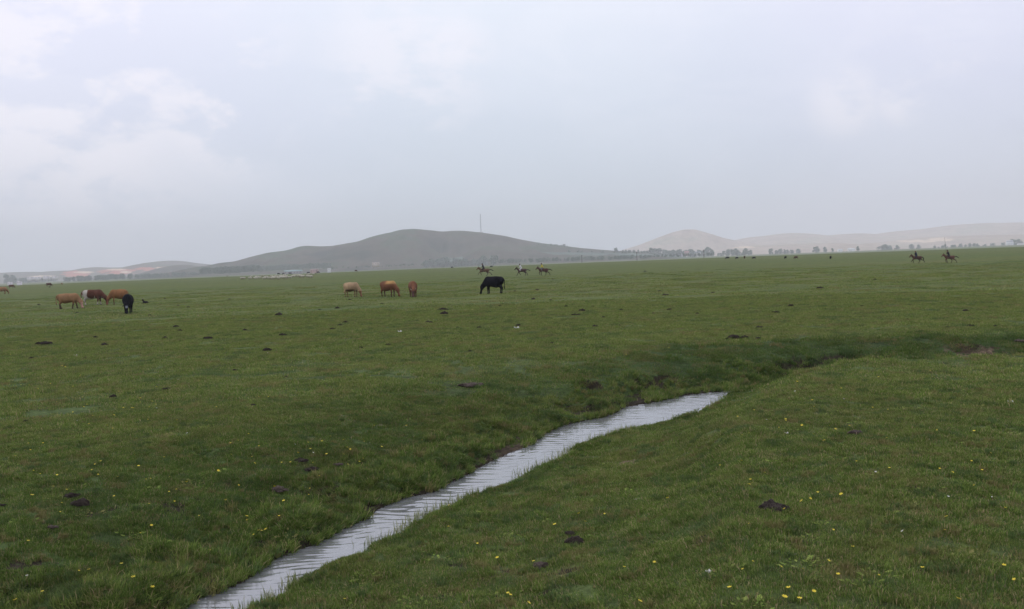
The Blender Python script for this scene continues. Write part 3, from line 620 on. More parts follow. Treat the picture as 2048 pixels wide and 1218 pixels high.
# ------------------------------------------------------------------ horses and riders
def horse_parts(pose):
    trunk = [((-.62, 0, 1.08), (-.1, 0, 1.03), .27, .27, 1.12), ((-.1, 0, 1.03), (.48, 0, 1.06), .27, .25, 1.12), ((.35, 0, 1.24), (.5, 0, 1.2), .10, .12, 1.2), ((.52, 0, 1.1), (.92, 0, 1.48), .19, .115, 1.4), ((.92, 0, 1.48), (.98, 0, 1.52), .115, .11, 1.2),
             ((.98, 0, 1.50), (1.22, 0, 1.25), .095, .06, 1.1), ((1.22, 0, 1.25), (1.27, 0, 1.20), .06, .055, 1)]
    ears = [((.93, s * .05, 1.60), (.92, s * .06, 1.71), .032, .012, 1) for s in (-1, 1)]
    legs = []
    for s, (k1, f1), (k2, f2) in pose:      # front knee, front foot, hock, hind foot (x,z)
        y = .13 * s
        legs += [((.45, y, .98), (k1[0], y, k1[1]), .12, .058, 1.1), ((k1[0], y, k1[1]), (f1[0], y, f1[1] + .1), .05, .038, 1), ((f1[0], y, f1[1] + .1), (f1[0] + .04, y, f1[1] + .04), .04, .048, 1)]
        y = .14 * s; st = ((k2[0] + .17 - .55) / 2 + .1, (k2[1] + .95) / 2)
        legs += [((-.6, y * .8, 1.05), (st[0], y, st[1]), .21, .125, 1.25), ((st[0], y, st[1]), (k2[0], y, k2[1]), .11, .055, 1.1), ((k2[0], y, k2[1]), (f2[0], y, f2[1] + .1), .05, .038, 1), ((f2[0], y, f2[1] + .1), (f2[0] + .04, y, f2[1] + .04), .04, .048, 1)]
    return [(trunk, .12), (legs, .05), (ears, .02)]
TROT = [(1, ((.72, .62), (.58, .12)), ((-.95, .52), (-1.12, .0))), (-1, ((.36, .55), (.28, .0)), ((-.50, .55), (-.40, .02)))]
GALL = [(1, ((.80, .72), (.98, .30)), ((-.98, .55), (-1.25, .12))), (-1, ((.62, .60), (.52, .14)), ((-.60, .50), (-.38, .0)))]
CANT = [(1, ((.68, .55), (.86, .02)), ((-.88, .50), (-1.02, .0))), (-1, ((.46, .55), (.26, .16)), ((-.66, .52), (-.60, .0)))]
MANE_C = principled('horse_hair', (0.012, 0.009, 0.008), rough=0.7, var=.2)
LEATHER = principled('saddle_leather', (0.05, 0.03, 0.02), rough=0.5)
def hair_mesh(up_):
    p = [((.52 + .055 * q, 0, 1.30 + .055 * q), (.49 + .055 * q, .03 * (q % 2), 1.18 + .055 * q), .045, .03, 1) for q in range(9)]
    return body_mesh('mane', [(p, .03)], .02)
def tail_mesh(flow):
    if flow > .5: p = [((-.84, 0, 1.16), (-1.10, .02, 1.14), .05, .06, 1), ((-1.10, .02, 1.14), (-1.38, .03, .98), .07, .06, 1), ((-1.38, .03, .98), (-1.55, .03, .86), .055, .02, 1)]
    else: p = [((-.84, 0, 1.16), (-1.02, .02, 1.05), .05, .06, 1), ((-1.02, .02, 1.05), (-1.12, .03, .72), .075, .065, 1), ((-1.12, .03, .72), (-1.10, .03, .48), .06, .03, 1)]
    return body_mesh('tail', [(p, .04)], .025)
def saddle_mesh():
    p = [((-.02, 0, 1.34), (.30, 0, 1.36), .06, .06, .45), ((.32, 0, 1.42), (.33, 0, 1.46), .045, .03, .6), ((-.08, 0, 1.38), (-.10, 0, 1.43), .05, .035, .5), ((.14, .27, 1.28), (.14, .30, .95), .05, .03, 1), ((.14, -.27, 1.28), (.14, -.30, .95), .05, .03, 1)]
    return body_mesh('saddle', [(p, .05)], .022)
def hcoat(base, legs, seed):
    def f(P):
        n = fbm(P[:, 0] * 3 + seed, P[:, 2] * 3, 2, 700 + seed)[:, None]; x, y, z = P.T
        c = np.array(base) * (1 + .3 * n); a = sstep((.7 - z) / .25)[:, None]; c = c * (1 - a) + np.array(legs) * a
        return np.where(((z < .08))[:, None], HOOF, c)
    return f
HSAD, HMANE = saddle_mesh(), hair_mesh(1)
HTAIL = {1: tail_mesh(1), 0: tail_mesh(0)}
def hand_prims(w_, s, d):
    """palm and five curled fingers closing on the rein"""
    w_ = np.array(w_, float); f = np.array([1.0, -s * .15, -.15]); f /= np.linalg.norm(f); sd_ = np.array([0, 0, 1.0])
    out = [(tuple(w_), tuple(w_ + f * .075), .030, .034, 1)]
    for q, ln in enumerate((.030, .036, .034, .027)):
        b0 = w_ + f * .085 + sd_ * (.028 - .019 * q); b1 = b0 + f * ln; b2 = b1 + np.array([-.012, -s * .03, -.004])
        out += [(tuple(b0), tuple(b1), .0095, .009, 1), (tuple(b1), tuple(b2), .009, .008, 1)]
    t0 = w_ + f * .03 + sd_ * .034; out += [(tuple(t0), tuple(t0 + f * .04 + np.array([0, -s * .015, .012])), .012, .009, 1)]
    return out
def rider_parts(lean, arm):
    hip = np.array([.08, 0, 1.50]); ch = hip + np.array([.10 + lean, 0, .40]); nk = ch + np.array([.05 + lean * .3, 0, .12]); hd = nk + np.array([.03, 0, .13])
    B, J, T = [], [], []
    B += [(tuple(hip), tuple(ch), .12, .13, .8), (tuple(ch), tuple(nk), .09, .05, 1), (tuple(nk), tuple(hd), .052, .06, 1), (tuple(hd), tuple(hd + (.01, 0, .05)), .092, .095, 1.15), (tuple(hd + (.06, 0, -.03)), tuple(hd + (.07, 0, -.06)), .05, .04, 1.2),
          (tuple(hd + (.10, 0, .01)), tuple(hd + (.115, 0, -.015)), .014, .016, 1)]
    J += [(tuple(hip + (0, 0, -.04)), tuple(ch), .155, .165, .82), (tuple(ch + (0, .14, .05)), tuple(ch + (0, -.14, .05)), .085, .085, 1), (tuple(ch), tuple(nk), .11, .065, 1)]
    for s in (1, -1):
        sh = ch + np.array([0, s * .17, .05]); el = sh + np.array([.08, s * .07, -.26]) if not (arm and s == 1) else sh + np.array([.20, s * .08, -.08]); wr = el + np.array([.22, -s * .12, -.02]) if not (arm and s == 1) else el + np.array([.14, -.02, .16])
        B += [(tuple(sh), tuple(el), .05, .04, 1), (tuple(el), tuple(wr), .038, .026, 1)]; J += [(tuple(sh), tuple(el), .068, .056, 1), (tuple(el), tuple(wr), .052, .042, 1)]
        B += [(tuple(hd + (0, s * .085, 0)), tuple(hd + (-.01, s * .095, .02)), .014, .016, 1)]
        h1 = hip + np.array([.02, s * .12, -.02]); kn = np.array([.42, s * .33, 1.20]); an = np.array([.26, s * .34, .80]); toe = np.array([.42, s * .36, .76])
        B += [(tuple(h1), tuple(kn), .085, .06, 1), (tuple(kn), tuple(an), .055, .035, 1), (tuple(an), tuple(toe), .04, .03, 1)]
        T += [(tuple(h1), tuple(kn), .105, .078, 1), (tuple(kn), tuple(an + (0, 0, .18)), .072, .055, 1)]
        B += hand_prims(wr, s, 1)
        if arm and s == 1: grip = wr
    boots = []
    for s in (1, -1): boots.append([((.29, s * .34, 1.0), (.27, s * .34, .80), .062, .052, 1), ((.27, s * .34, .79), (.43, s * .36, .755), .052, .036, 1)])
    out = dict(body=B, jacket=J, trousers=T, boots=boots, head=hd); out['grip'] = grip if arm else None; return out
SKIN = principled('skin', (0.30, 0.17, 0.11), rough=0.6)
_rm = {}
def rider_meshes(lean, arm):
    if (lean, arm) in _rm: return _rm[(lean, arm)]
    q = rider_parts(lean, arm); hd = q['head']
    q['m_body'] = body_mesh('person', [(q['body'], .012)], .012); q['m_jacket'] = body_mesh('jacket', [(q['jacket'], .03)], .02); q['m_trousers'] = body_mesh('trousers', [(q['trousers'], .03)], .02)
    q['m_boot'] = [body_mesh('boot', [(bt, .02)], .016) for bt in q['boots']]
    q['m_hair'] = body_mesh('hair', [([(tuple(hd + (-.03, 0, .05)), tuple(hd + (-.03, 0, .08)), .098, .092, 1.1), (tuple(hd + (-.06, 0, .0)), tuple(hd + (-.07, 0, -.04)), .07, .05, .95)], .03)], .016)
    q['m_hat'] = body_mesh('hat', [([(tuple(hd + (-.01, 0, .12)), tuple(hd + (-.01, 0, .17)), .09, .075, 1.05), (tuple(hd + (.06, 0, .105)), tuple(hd + (.14, 0, .09)), .04, .02, .6)], .02)], .016)
    _rm[(lean, arm)] = q; return q
def cloth(name, c): return principled(name, c, rough=0.85, var=.15, vscale=10)
def rider(px, py, sc_px, heading, pose, tail, hbase, hlegs, hseed, lean, arm, jac, tro, hat, hlabel, plabel):
    g = ground_at(px, py); sc = sc_px * float((g - EYE) @ fw) / F_PX / 2.28; rz = math.radians(heading)
    h = empty('horse', g, rz, sc); h.scale = (sc * 1.12, sc, sc); tag(h, hlabel, 'horse', 'horses ridden across the pasture')
    bm_ = body_mesh('body', horse_parts(pose), .028); paint(bm_, hcoat(hbase, hlegs, hseed)); link('body', bm_, HIDE, h)
    link('mane', HMANE, MANE_C, h); link('tail', HTAIL[tail], MANE_C, h); link('saddle', HSAD, LEATHER, h)
    q = rider_meshes(lean, arm); p = empty('person', g, rz, sc); tag(p, plabel, 'person', 'riders on horseback')
    link('body', q['m_body'], SKIN, p)
    for nm, cm in (('jacket', cloth(*jac)), ('trousers', cloth(*tro))):
        o = link(nm, q['m_' + nm].copy(), None, p); o.data.materials.clear(); o.data.materials.append(cm)
    for bt in q['m_boot']: link('boot', bt, LEATHER, p)
    link('hair', q['m_hair'], MANE_C, p)
    if hat: o = link('hat', q['m_hat'].copy(), None, p); o.data.materials.clear(); o.data.materials.append(cloth(*hat))
    return g, sc, rz, q
BLK = ('black_cloth', (.012, .012, .018)); NAVY = ('dark_blue_cloth', (.02, .025, .05)); WHT = ('white_cloth', (.62, .60, .62)); YEL = ('yellow_cloth', (.50, .42, .05)); GRY = ('grey_cloth', (.13, .13, .15))
BAY = (.105, .062, .045); DK = (.045, .026, .026)
rider(969, 551.8, 24.5, 178, GALL, 1, (.14, .082, .052), (.05, .033, .027), 1, .06, False, BLK, BLK, BLK, 'light bay horse galloping, leftmost of the three above the black cow', 'rider in black on the leftmost galloping horse')
rider(1044, 551.3, 23, 180, CANT, 1, (.075, .045, .042), (.04, .025, .025), 2, .10, False, WHT, WHT, BLK, 'dark bay horse in a canter, middle one of the three', 'rider in a white jacket on the middle cantering horse')
rider(1087, 551, 24, 183, TROT, 1, (.085, .042, .036), (.035, .022, .022), 3, .05, False, YEL, GRY, BLK, 'bay horse trotting with its tail streaming, below the yellow jacket', 'rider in a yellow jacket on the trotting bay horse')
rider(1834, 526.8, 24.8, 184, GALL, 0, (.095, .05, .038), (.04, .026, .024), 4, .02, False, NAVY, NAVY, None, 'bay horse with head low, left one of the two near the right border', 'rider in dark blue sitting upright, without a pole')
g, sc, rz, q = rider(1899, 526.2, 25.5, 182, TROT, 1, (.13, .06, .05), (.05, .03, .028), 5, .05, True, BLK, BLK, BLK, 'reddish bay horse trotting under the rider who holds a long pole', 'rider in black carrying a long upright herding pole')
gp = q['grip'] + np.array([.09, -.01, -.02])
pm = body_mesh('herding_pole', [([(tuple(gp + (-.10, 0, -.8)), tuple(gp + (.30, 0, 2.5)), .022, .014, 1), (tuple(gp + (.30, 0, 2.5)), tuple(gp + (.34, .03, 2.62)), .012, .01, 1)], .005)], .014)
po = link('herding_pole', pm, principled('pole_wood', (.08, .06, .05), rough=.7)); po.location = g; po.rotation_euler = (0, 0, rz); po.scale = (sc,) * 3; tag(po, 'long thin dark pole held up by the rider in black', 'pole')

# ------------------------------------------------------------------ clods, dung and pale stones
def lump(seed, flat=.32, n=26, rough=.35, pieces=5, spread=.5):
    g = np.random.default_rng(seed); Vv, Fv = [], []
    for p in range(pieces):
        c = g.normal(0, spread * .5, 2) if p else np.zeros(2); R = g.uniform(.25, .5) if p else .55; hgt = flat * g.uniform(.6, 1.2)
        u = np.linspace(0, 2 * np.pi, n, endpoint=False); rings = np.linspace(0, np.pi / 2, 7)
        o = len(Vv)
        for q in rings:
            for a in u:
                x_, y_ = np.cos(a) * np.cos(q), np.sin(a) * np.cos(q)
                k_ = 1 + rough * float(fbm(np.array([x_ * 2.2 + seed + p * 3]), np.array([y_ * 2.2 + q]), 3, seed)[0]) * 2
                Vv.append((c[0] * .8 + x_ * R * k_, c[1] * .6 + y_ * R * k_ * .8, np.sin(q) * hgt * R * 2 * k_ - .06))
        for r_ in range(6):
            for a in range(n): Fv.append((o + r_ * n + a, o + r_ * n + (a + 1) % n, o + (r_ + 1) * n + (a + 1) % n, o + (r_ + 1) * n + a))
    return mesh_np('clod', np.array(Vv), Fv)
DARK = principled('dark_dung', (0.030, 0.023, 0.018), rough=.95, var=.45, vscale=9, bump=.6); HEAP = principled('brown_dung', (0.046, 0.036, 0.031), rough=.95, var=.5, vscale=12, bump=.7); DRY = principled('dry_dung', (0.075, 0.058, 0.048), rough=.95, var=.4, vscale=10, bump=.6)
PALEST = principled('pale_dung', (0.26, 0.215, 0.18), rough=.9, var=.25, vscale=7, bump=.4); LITTER = principled('white_litter', (.62, .60, .58), rough=.7, var=.08)
lm = [lump(31 + k, .30) for k in range(6)]; fl = [lump(51 + k, .13, rough=.3, pieces=4) for k in range(3)]
for q in lm: q.materials.append(DARK)
for q in fl: q.materials.append(PALEST)
big = [(1557, 1022, 50, HEAP, 'big round brown dung heap lying alone on the turf right of the stream', 1), (1712, 868, 28, DRY, 'flattish brown dung heap beyond the round one, beside yellow flowers', 2), (162, 1012, 38, DARK, 'dark clod heap with green weeds around it, left of the stream', 0),
       (145, 995, 30, DARK, 'thin dark clod just behind the heap with green weeds', 3), (3, 1014, 16, DARK, 'dark clod cut by the left border of the photo', 4), (625, 942, 34, DARK, 'dark clod heap between yellow flowers, uphill of the stream bend', 5),
       (606, 924, 26, DARK, 'low dark clod touching the heap uphill of the stream bend', 1), (678, 932, 18, DRY, 'brownish clod leaning upright, right of the twin clods', 2), (560, 983, 34, DRY, 'reddish brown crumbly clod with a yellow flower in front', 3),
       (105, 1058, 22, DRY, 'reddish clod low in the turf below the weedy heap', 4), (1152, 1088, 38, DARK, 'dark clod heap on the near bank below the stream', 0), (1140, 1070, 26, DARK, 'smaller dark clod just behind the near bank heap', 5),
       (1085, 1134, 32, DRY, 'crumbly reddish clod with an orange yellow flower, near the bottom', 3), (945, 772, 46, DRY, 'long low line of dark earth on the far meadow edge', 2), (2048, 683, 26, DRY, 'brown earth lump on the far bank at the right border', 1)]
def put_clod(px, py, wpx, mesh, mat, zs=1.0):
    g = ground_at(px, py); wd = wpx * float((g - EYE) @ fw) / F_PX; o = link('dirt_clod', mesh)
    if mat is not None: o.material_slots[0].link = 'OBJECT'; o.material_slots[0].material = mat
    s = wd / 1.25; o.location = (g[0], g[1], g[2] + .02 * s); o.rotation_euler = (0, 0, random.uniform(-.5, .5)); o.scale = (s, s * .8, s * zs); return o, s
for px, py, wp, mt, lab, k in big:
    o, s = put_clod(px, py, wp * (1.05 if py > 800 else 1), lm[k], mt, (1.3 if wp > 48 else .85) if py > 800 else .5); o.location.z += .018; tag(o, lab, 'dung', 'large dung heaps in the near grass'); o.name = 'dung_heap'
small = [(90, 690, 24), (192, 676, 9), (210, 691, 14), (330, 678, 10), (352, 654, 12), (360, 663, 8), (417, 678, 14), (490, 661, 8), (568, 671, 12), (535, 702, 16), (558, 631, 13), (377, 615, 6), (357, 612, 5), (300, 631, 6), (335, 781, 15),
         (227, 796, 12), (240, 788, 7), (505, 813, 13), (572, 755, 5), (52, 845, 8), (63, 718, 8), (171, 718, 7), (675, 617, 8), (765, 608, 6), (885, 621, 20), (889, 629, 14), (692, 646, 10), (680, 652, 10), (665, 659, 11), (860, 646, 12), (722, 697, 8), (777, 691, 9),
         (1150, 631, 10), (1157, 631, 8), (1165, 623, 12), (1037, 652, 9), (1192, 654, 10), (916, 657, 8), (959, 657, 10), (1104, 672, 6), (1208, 636, 6), (1133, 614, 8), (1186, 614, 6), (1340, 620, 9), (1308, 628, 7), (1552, 627, 14), (1581, 613, 12), (1932, 623, 10), (1521, 656, 11),
         (1467, 678, 24), (1490, 677, 12), (1517, 678, 10), (1944, 653, 10), (1207, 635, 5), (1243, 621, 6), (1333, 591, 11), (1426, 586, 6), (1641, 577, 12), (1497, 590, 6), (1904, 576, 5), (1991, 654, 6), (1895, 655, 5), (1725, 613, 6), (700, 600, 6), (1067, 599, 7), (1102, 601, 5),
         (1107, 559, 4), (911, 591, 5), (78, 610, 6), (155, 626, 5), (675, 617, 7), (100, 574.5, 4), (1075, 580, 6), (1030, 583, 5), (1320, 583, 5), (1750, 560, 6), (1395, 628, 6), (1290, 543, 6), (470, 742, 8), (940, 704, 7), (1000, 612, 6), (640, 620, 5), (1240, 653, 5),
         (460, 599, 5), (330, 598, 5), (350, 730, 6), (1104, 688, 6), (1815, 640, 5)]
LM = [('tan cow with the pinkish face', 138, 610), ('black cow facing the camera', 257, 610), ('lying black dog', 290, 603), ('pale cream cow', 704, 580), ('horned red brown cow', 827, 580), ('lone large black cow', 988, 572), ('thin white scrap in the middle', 1034, 657),
      ('yellow jacketed rider', 1087, 540), ('long low line of dark earth', 945, 772), ('rusty dry tuft', 1491, 768), ('rider with the pole', 1899, 515), ('brown earth lump at the right border', 2040, 683), ('small white scrap on the left', 152, 712)]
own = {}
for k, (px, py, wp) in enumerate(small):
    l = min(LM, key=lambda q: math.hypot(q[1] - px, (q[2] - py) * 2)); own.setdefault(l, []).append((math.hypot(l[1] - px, (l[2] - py) * 2), px, py, wp))
k = 0
for l, items in own.items():
    for r_, (dd_, px, py, wp) in enumerate(sorted(items)):
        o, s = put_clod(px, py, wp * 1.2, lm[k % 6], None, 1.0); k += 1; o.location.z += .025
        side = ('below' if py > l[2] + 6 else 'above' if py < l[2] - 6 else 'level with') + (' and right of' if px > l[1] + 12 else ' and left of' if px < l[1] - 12 else '')
        tag(o, '%s closest dark clod %s the %s' % (ORDS[r_], side, l[0]), 'dung', 'dark clods scattered over the pasture')
for px, py, wp, lab in [(758, 852, 26, 'flat pale pinkish dry pat on the slope above the stream'), (920, 870, 13, 'small pale grey pat standing up beside dark earth above the stream'), (1283, 998, 26, 'flat pale dry pat on the near turf below the stream'),
                        (350, 1143, 15, 'small pale grey flake beside a dark spot, bottom left'), (1126, 925, 11, 'tiny pale pat on the near bank beside the stream'), (1590, 1108, 12, 'thin pale pat low on the right hand turf')]:
    o, s = put_clod(px, py, wp, fl[int(px) % 3], None, 1.0); o.name = 'dry_pat'; tag(o, lab, 'dung', 'pale dry pats')
def scrap(seed):
    g = np.random.default_rng(seed); n = 9; Vv, Fv = [], []
    for a in range(n):
        for b2 in range(5): Vv.append((a / (n - 1) - .5, (b2 / 4 - .5) * .5 * (1 - abs(a / (n - 1) - .5)), .12 + .14 * math.sin(a * 1.3 + seed) + .1 * math.sin(b2 * 2.1 + a)))
    for a in range(n - 1):
        for b2 in range(4): Fv.append((a * 5 + b2, a * 5 + b2 + 1, (a + 1) * 5 + b2 + 1, (a + 1) * 5 + b2))
    sc_ = mesh_np('litter_scrap', Vv, Fv); sc_.materials.append(LITTER); return sc_
scr = [scrap(k) for k in (1, 4)]
for px, py, wp, lab in [(1034, 657, 12, 'thin white scrap lying on the middle pasture'), (800, 664, 9, 'white scrap left of the thin one on the middle pasture'), (152, 712, 8, 'small white scrap at the left of the pasture'), (2022, 806, 14, 'crumpled white scrap near the right border'),
                        (1574, 868, 9, 'white scrap under a pair of yellow flowers right of the stream'), (1418, 1146, 16, 'greyish white scrap among broad weeds at the bottom'), (357, 760, 6, 'tiny white scrap among the yellow flowers on the left')]:
    g = ground_at(px, py); wd = wp * float((g - EYE) @ fw) / F_PX; o = link('litter_scrap', scr[int(px) % 2]); o.location = (g[0], g[1], g[2] + .01); o.scale = (wd, wd, wd * .8); o.rotation_euler = (.25, 0, random.uniform(-.4, .4)); tag(o, lab, 'litter', 'white scraps in the grass')

# ------------------------------------------------------------------ yellow flowers
STEM = principled('flower_stem', (.07, .12, .03), rough=.8); PET = principled('yellow_petal', (.66, .53, .05), rough=.5); WPET = principled('white_petal', (.62, .62, .55), rough=.6)
def flower(seed, petal):
    g = np.random.default_rng(seed); Vv, Fv, Mi = [], [], []; H = .055
    for k in range(4):
        Vv += [(.0016 * math.cos(k * math.pi / 2), .0016 * math.sin(k * math.pi / 2), -.01), (.006 + .0012 * math.cos(k * math.pi / 2), .0012 * math.sin(k * math.pi / 2), H)]
    for k in range(4): a, c = 2 * k, 2 * ((k + 1) % 4); Fv.append((a, c, c + 1, a + 1)); Mi.append(0)
    tilt = g.uniform(-.5, .5)
    for k in range(6):
        a = k * math.pi / 3; d = np.array([math.cos(a), math.sin(a)]); s = np.array([-d[1], d[0]]); o = len(Vv)
        for (r_, w_, z_) in ((.001, 0, 0), (.007, .0055, .003), (.013, .005, .007), (.0155, 0, .009), (.013, -.005, .007), (.007, -.0055, .003)):
            Vv.append((.006 + d[0] * r_ + s[0] * w_, d[1] * r_ + s[1] * w_, H + z_ + tilt * (d[1] * r_)))
        Fv.append(tuple(range(o, o + 6))); Mi.append(1)
    o = len(Vv)
    for k in range(6): Vv.append((.006 + .004 * math.cos(k * 1.047), .004 * math.sin(k * 1.047), H + .006))
    Fv.append(tuple(range(o, o + 6))); Mi.append(1)
    q = mesh_np('flower', Vv, Fv, False); q.materials.append(STEM); q.materials.append(petal); q.polygons.foreach_set('material_index', np.array(Mi, np.int32)); return q
fls = [flower(k, PET) for k in range(4)]; wfl = flower(9, WPET)
F1 = [(700, 905), (655, 915), (620, 905), (580, 930), (640, 960), (565, 1010), (450, 1010), (400, 1040), (350, 1010), (610, 1060), (560, 1040), (420, 1110), (300, 1060), (230, 1000), (760, 900), (720, 930), (505, 935), (460, 915), (330, 920), (275, 940), (200, 930), (65, 1000), (55, 1090), (310, 1185), (180, 1150), (1209, 1035), (1315, 1133), (1246, 1145), (1272, 1215), (1464, 1189), (1583, 1194), (1600, 1210), (1628, 1194), (1561, 1208), (1845, 1149), (1914, 1214), (2034, 1172), (1893, 1043), (1611, 1012), (1638, 996), (1530, 953), (1712, 930), (1672, 868), (1573, 848), (1571, 846),
      (1699, 857), (1675, 1161), (1653, 1131), (1707, 1105), (2004, 1140), (1335, 1008), (1502, 967), (1502, 981), (1443, 938), (1483, 930), (1873, 867), (1977, 912), (1961, 946), (1902, 953), (1781, 945), (1950, 868), (1621, 1005), (1682, 1000), (435, 948), (374, 973), (595, 913), (548, 982),
      (475, 977), (523, 1071), (531, 1068), (519, 1072), (508, 1078), (495, 1047), (494, 1043), (135, 986), (117, 960), (246, 1135), (85, 1195), (33, 1212), (267, 1167), (688, 886), (643, 889), (904, 1015), (900, 1062), (1109, 1060), (1163, 1037), (957, 1097), (995, 1125), (1168, 1054), (1069, 1132),
      (691, 1209), (1017, 1197), (1018, 1201), (1050, 1217), (920, 1215), (750, 857), (813, 858), (177, 855), (270, 821), (262, 823), (249, 822), (298, 819), (313, 814), (225, 837), (201, 839), (147, 776), (163, 756), (103, 771), (108, 743), (313, 778), (281, 801), (280, 800), (435, 820), (524, 768), (518, 797), (537, 799), (130, 738), (124, 736), (20, 712), (1595, 770), (1605, 858), (1860, 745), (1758, 760)]
for (px, py) in F1:
    g = ground_at(px, py); o = link('flower', fls[random.randrange(4)]); o.location = (g[0], g[1], g[2]); s = random.uniform(.75, 1.2); o.scale = (s * 1.1, s * 1.1, s * .95); o.rotation_euler = (random.gauss(.15, .2), random.gauss(0, .2), random.uniform(0, 6.28))
    tag(o, 'yellow buttercup flower standing in the grass', 'flower', 'yellow flowers in the near grass')
for _ in range(180):
    c = random.choice([(200, 800, 120, 60), (420, 1000, 200, 90), (100, 900, 80, 90), (220, 790, 150, 45), (330, 900, 160, 40), (850, 700, 200, 30), (1750, 900, 220, 60), (1780, 1050, 220, 120), (660, 900, 70, 40), (1300, 690, 150, 20), (1600, 830, 150, 40), (140, 900, 120, 40)])
    px, py = random.gauss(c[0], c[2]), random.gauss(c[1], c[3])
    if not (5 < px < 2040 and 640 < py < 1210): continue
    g = ground_at(px, py)
    if g[2] < ZW + .1: continue
    o = link('flower', fls[random.randrange(4)] if random.random() < .85 else wfl); o.location = g; s = random.uniform(.5, .85) * (1 if py > 850 else 1.3); o.scale = (s, s, s); o.rotation_euler = (random.gauss(.15, .2), random.gauss(0, .2), random.uniform(0, 6.28))
    if o.data == wfl: o.name = 'white_flower'; tag(o, 'small white flower head in the pasture grass', 'flower', 'white flowers in the grass')
    else: tag(o, 'yellow buttercup flower standing in the grass', 'flower', 'yellow flowers in the near grass')
# a rusty dry tuft at the point where the water disappears
g = ground_at(1491, 768); bl = blades(60, .10, .08, .16, .010, .5, 88); tm = mesh_np('dry_tuft', bl[0], bl[1], False); to = link('dry_tuft', tm, principled('dry_straw', (.30, .21, .11), rough=.9)); to.location = g; tag(to, 'rusty orange dry tuft where the stream slips out of sight', 'dry tuft')

# ------------------------------------------------------------------ hills
def hill(name, prof, D, depth, base, colour, seed, spur=.16, patches=None, tilt=0.0):
    pxs = np.array([p[0] for p in prof], float); pys = np.array([p[1] for p in prof], float)
    xs = np.linspace(pxs[0], pxs[-1], 260); 
    # smooth interpolation
    ys = np.interp(xs, pxs, pys); kk = np.hanning(9); kk /= kk.sum(); ys = np.convolve(np.pad(ys, 4, 'edge'), kk, 'valid')
    d = fw[None] + ((xs - CX) / F_PX)[:, None] * rt - ((ys - CY) / F_PX)[:, None] * up
    X = D * d[:, 0] / d[:, 1]; Z = EYE[2] + D * d[:, 2] / d[:, 1]
    edge = sstep(np.minimum(np.arange(260), 259 - np.arange(260)) / 18.0)
    Z = base + (Z - base) * edge
    v = np.linspace(-1, 1, 120); XX = np.repeat(X[:, None], 120, 1); VV = np.repeat(v[None], 260, 0)
    ridge = 0.10 * fbm(XX / depth * 2.0, VV * 0 + seed, 2, seed)
    fall = np.cos(np.clip(np.abs(VV + ridge), 0, 1) * np.pi / 2) ** 1.6
    H = (Z - base)[:, None]
    nz = np.minimum(fbm(XX / depth * 2.4, VV * 0.9 + seed, 5, seed + 3) - .12, 0)
    k_ = sstep(np.abs(VV) / .35)
    ZZ = base + H * fall * (1 + spur * 2.6 * nz * k_) - 1.5
    YY = D + VV * depth; persp = 1 + (YY / D - 1) * .0
    V_ = np.stack([(XX * persp).ravel(), YY.ravel(), ZZ.ravel()], 1)
    i = np.arange(259)[:, None]; j = np.arange(119)[None, :]
    Fc = np.stack([i * 120 + j, (i + 1) * 120 + j, (i + 1) * 120 + j + 1, i * 120 + j + 1], -1).reshape(-1, 4)
    me = mesh_np(name, V_, Fc)
    pat = np.zeros(len(V_)); pat2 = np.zeros(len(V_))
    if patches:
        for (a, b2, ra, rb, kind_) in patches:      # pixel ellipse -> spot on the slope facing the camera
            q = V_ - EYE; zc = q @ fw; u = CX + F_PX * (q @ rt) / zc; w_ = CY - F_PX * (q @ up) / zc
            dd = ((u - a) / ra) ** 2 + ((w_ - b2) / rb) ** 2; dd = np.where(V_[:, 1] < D, dd, 9)
            if kind_ == 0: pat = np.maximum(pat, np.clip(1.3 - dd, 0, 1))
            else: pat2 = np.maximum(pat2, np.clip(1.3 - dd, 0, 1))
    fattr(me, 'red', pat); fattr(me, 'sand', pat2)
    m = bpy.data.materials.new(name + '_cover'); m.use_nodes = True; t = NT(m.node_tree); pos = t.n('ShaderNodeNewGeometry').outputs['Position']
    n1 = t.noise(pos, 0.0045, 6, .62); n2 = t.noise(t.scalexyz(pos, (1, .35, 1)), 0.03, 5, .7)
    c = t.ramp(n1, colour)
    f = t.mapr(n2, .32, .68, .80, 1.20, False); cc = t.n('ShaderNodeCombineXYZ'); [t.put(cc.inputs[k], f) for k in range(3)]
    c = t.mix(1.0, c, cc.outputs[0], 'MULTIPLY')
    nn = t.math('MULTIPLY', t.math('SUBTRACT', n2, .5), 1.6)
    for an, cl in (('red', (.50, .20, .15)), ('sand', (.72, .58, .44))):
        a_ = t.n('ShaderNodeAttribute', attribute_name=an).outputs['Fac']; c = t.mix(t.math('MULTIPLY', t.mapr(t.math('ADD', a_, t.math('MULTIPLY', nn, t.math('MULTIPLY', a_, 3.5))), .2, .8), .95), c, cl)
    b = t.n('ShaderNodeBsdfDiffuse'); t.put(b.inputs[0], c); t.put(t.n('ShaderNodeOutputMaterial').inputs[0], b.outputs[0])
    tag(link(name, me, m), kind='structure'); return (X, D)
GB = [(.38, (.030, .038, .028)), (.5, (.082, .066, .050)), (.62, (.050, .072, .040))]
PB = [(.30, (.33, .27, .22)), (.5, (.44, .36, .29)), (.70, (.33, .32, .24))]
LB = [(.30, (.13, .13, .11)), (.5, (.17, .15, .13)), (.70, (.12, .14, .10))]
TL = [(.30, (.085, .125, .105)), (.5, (.115, .155, .13)), (.70, (.15, .175, .13))]
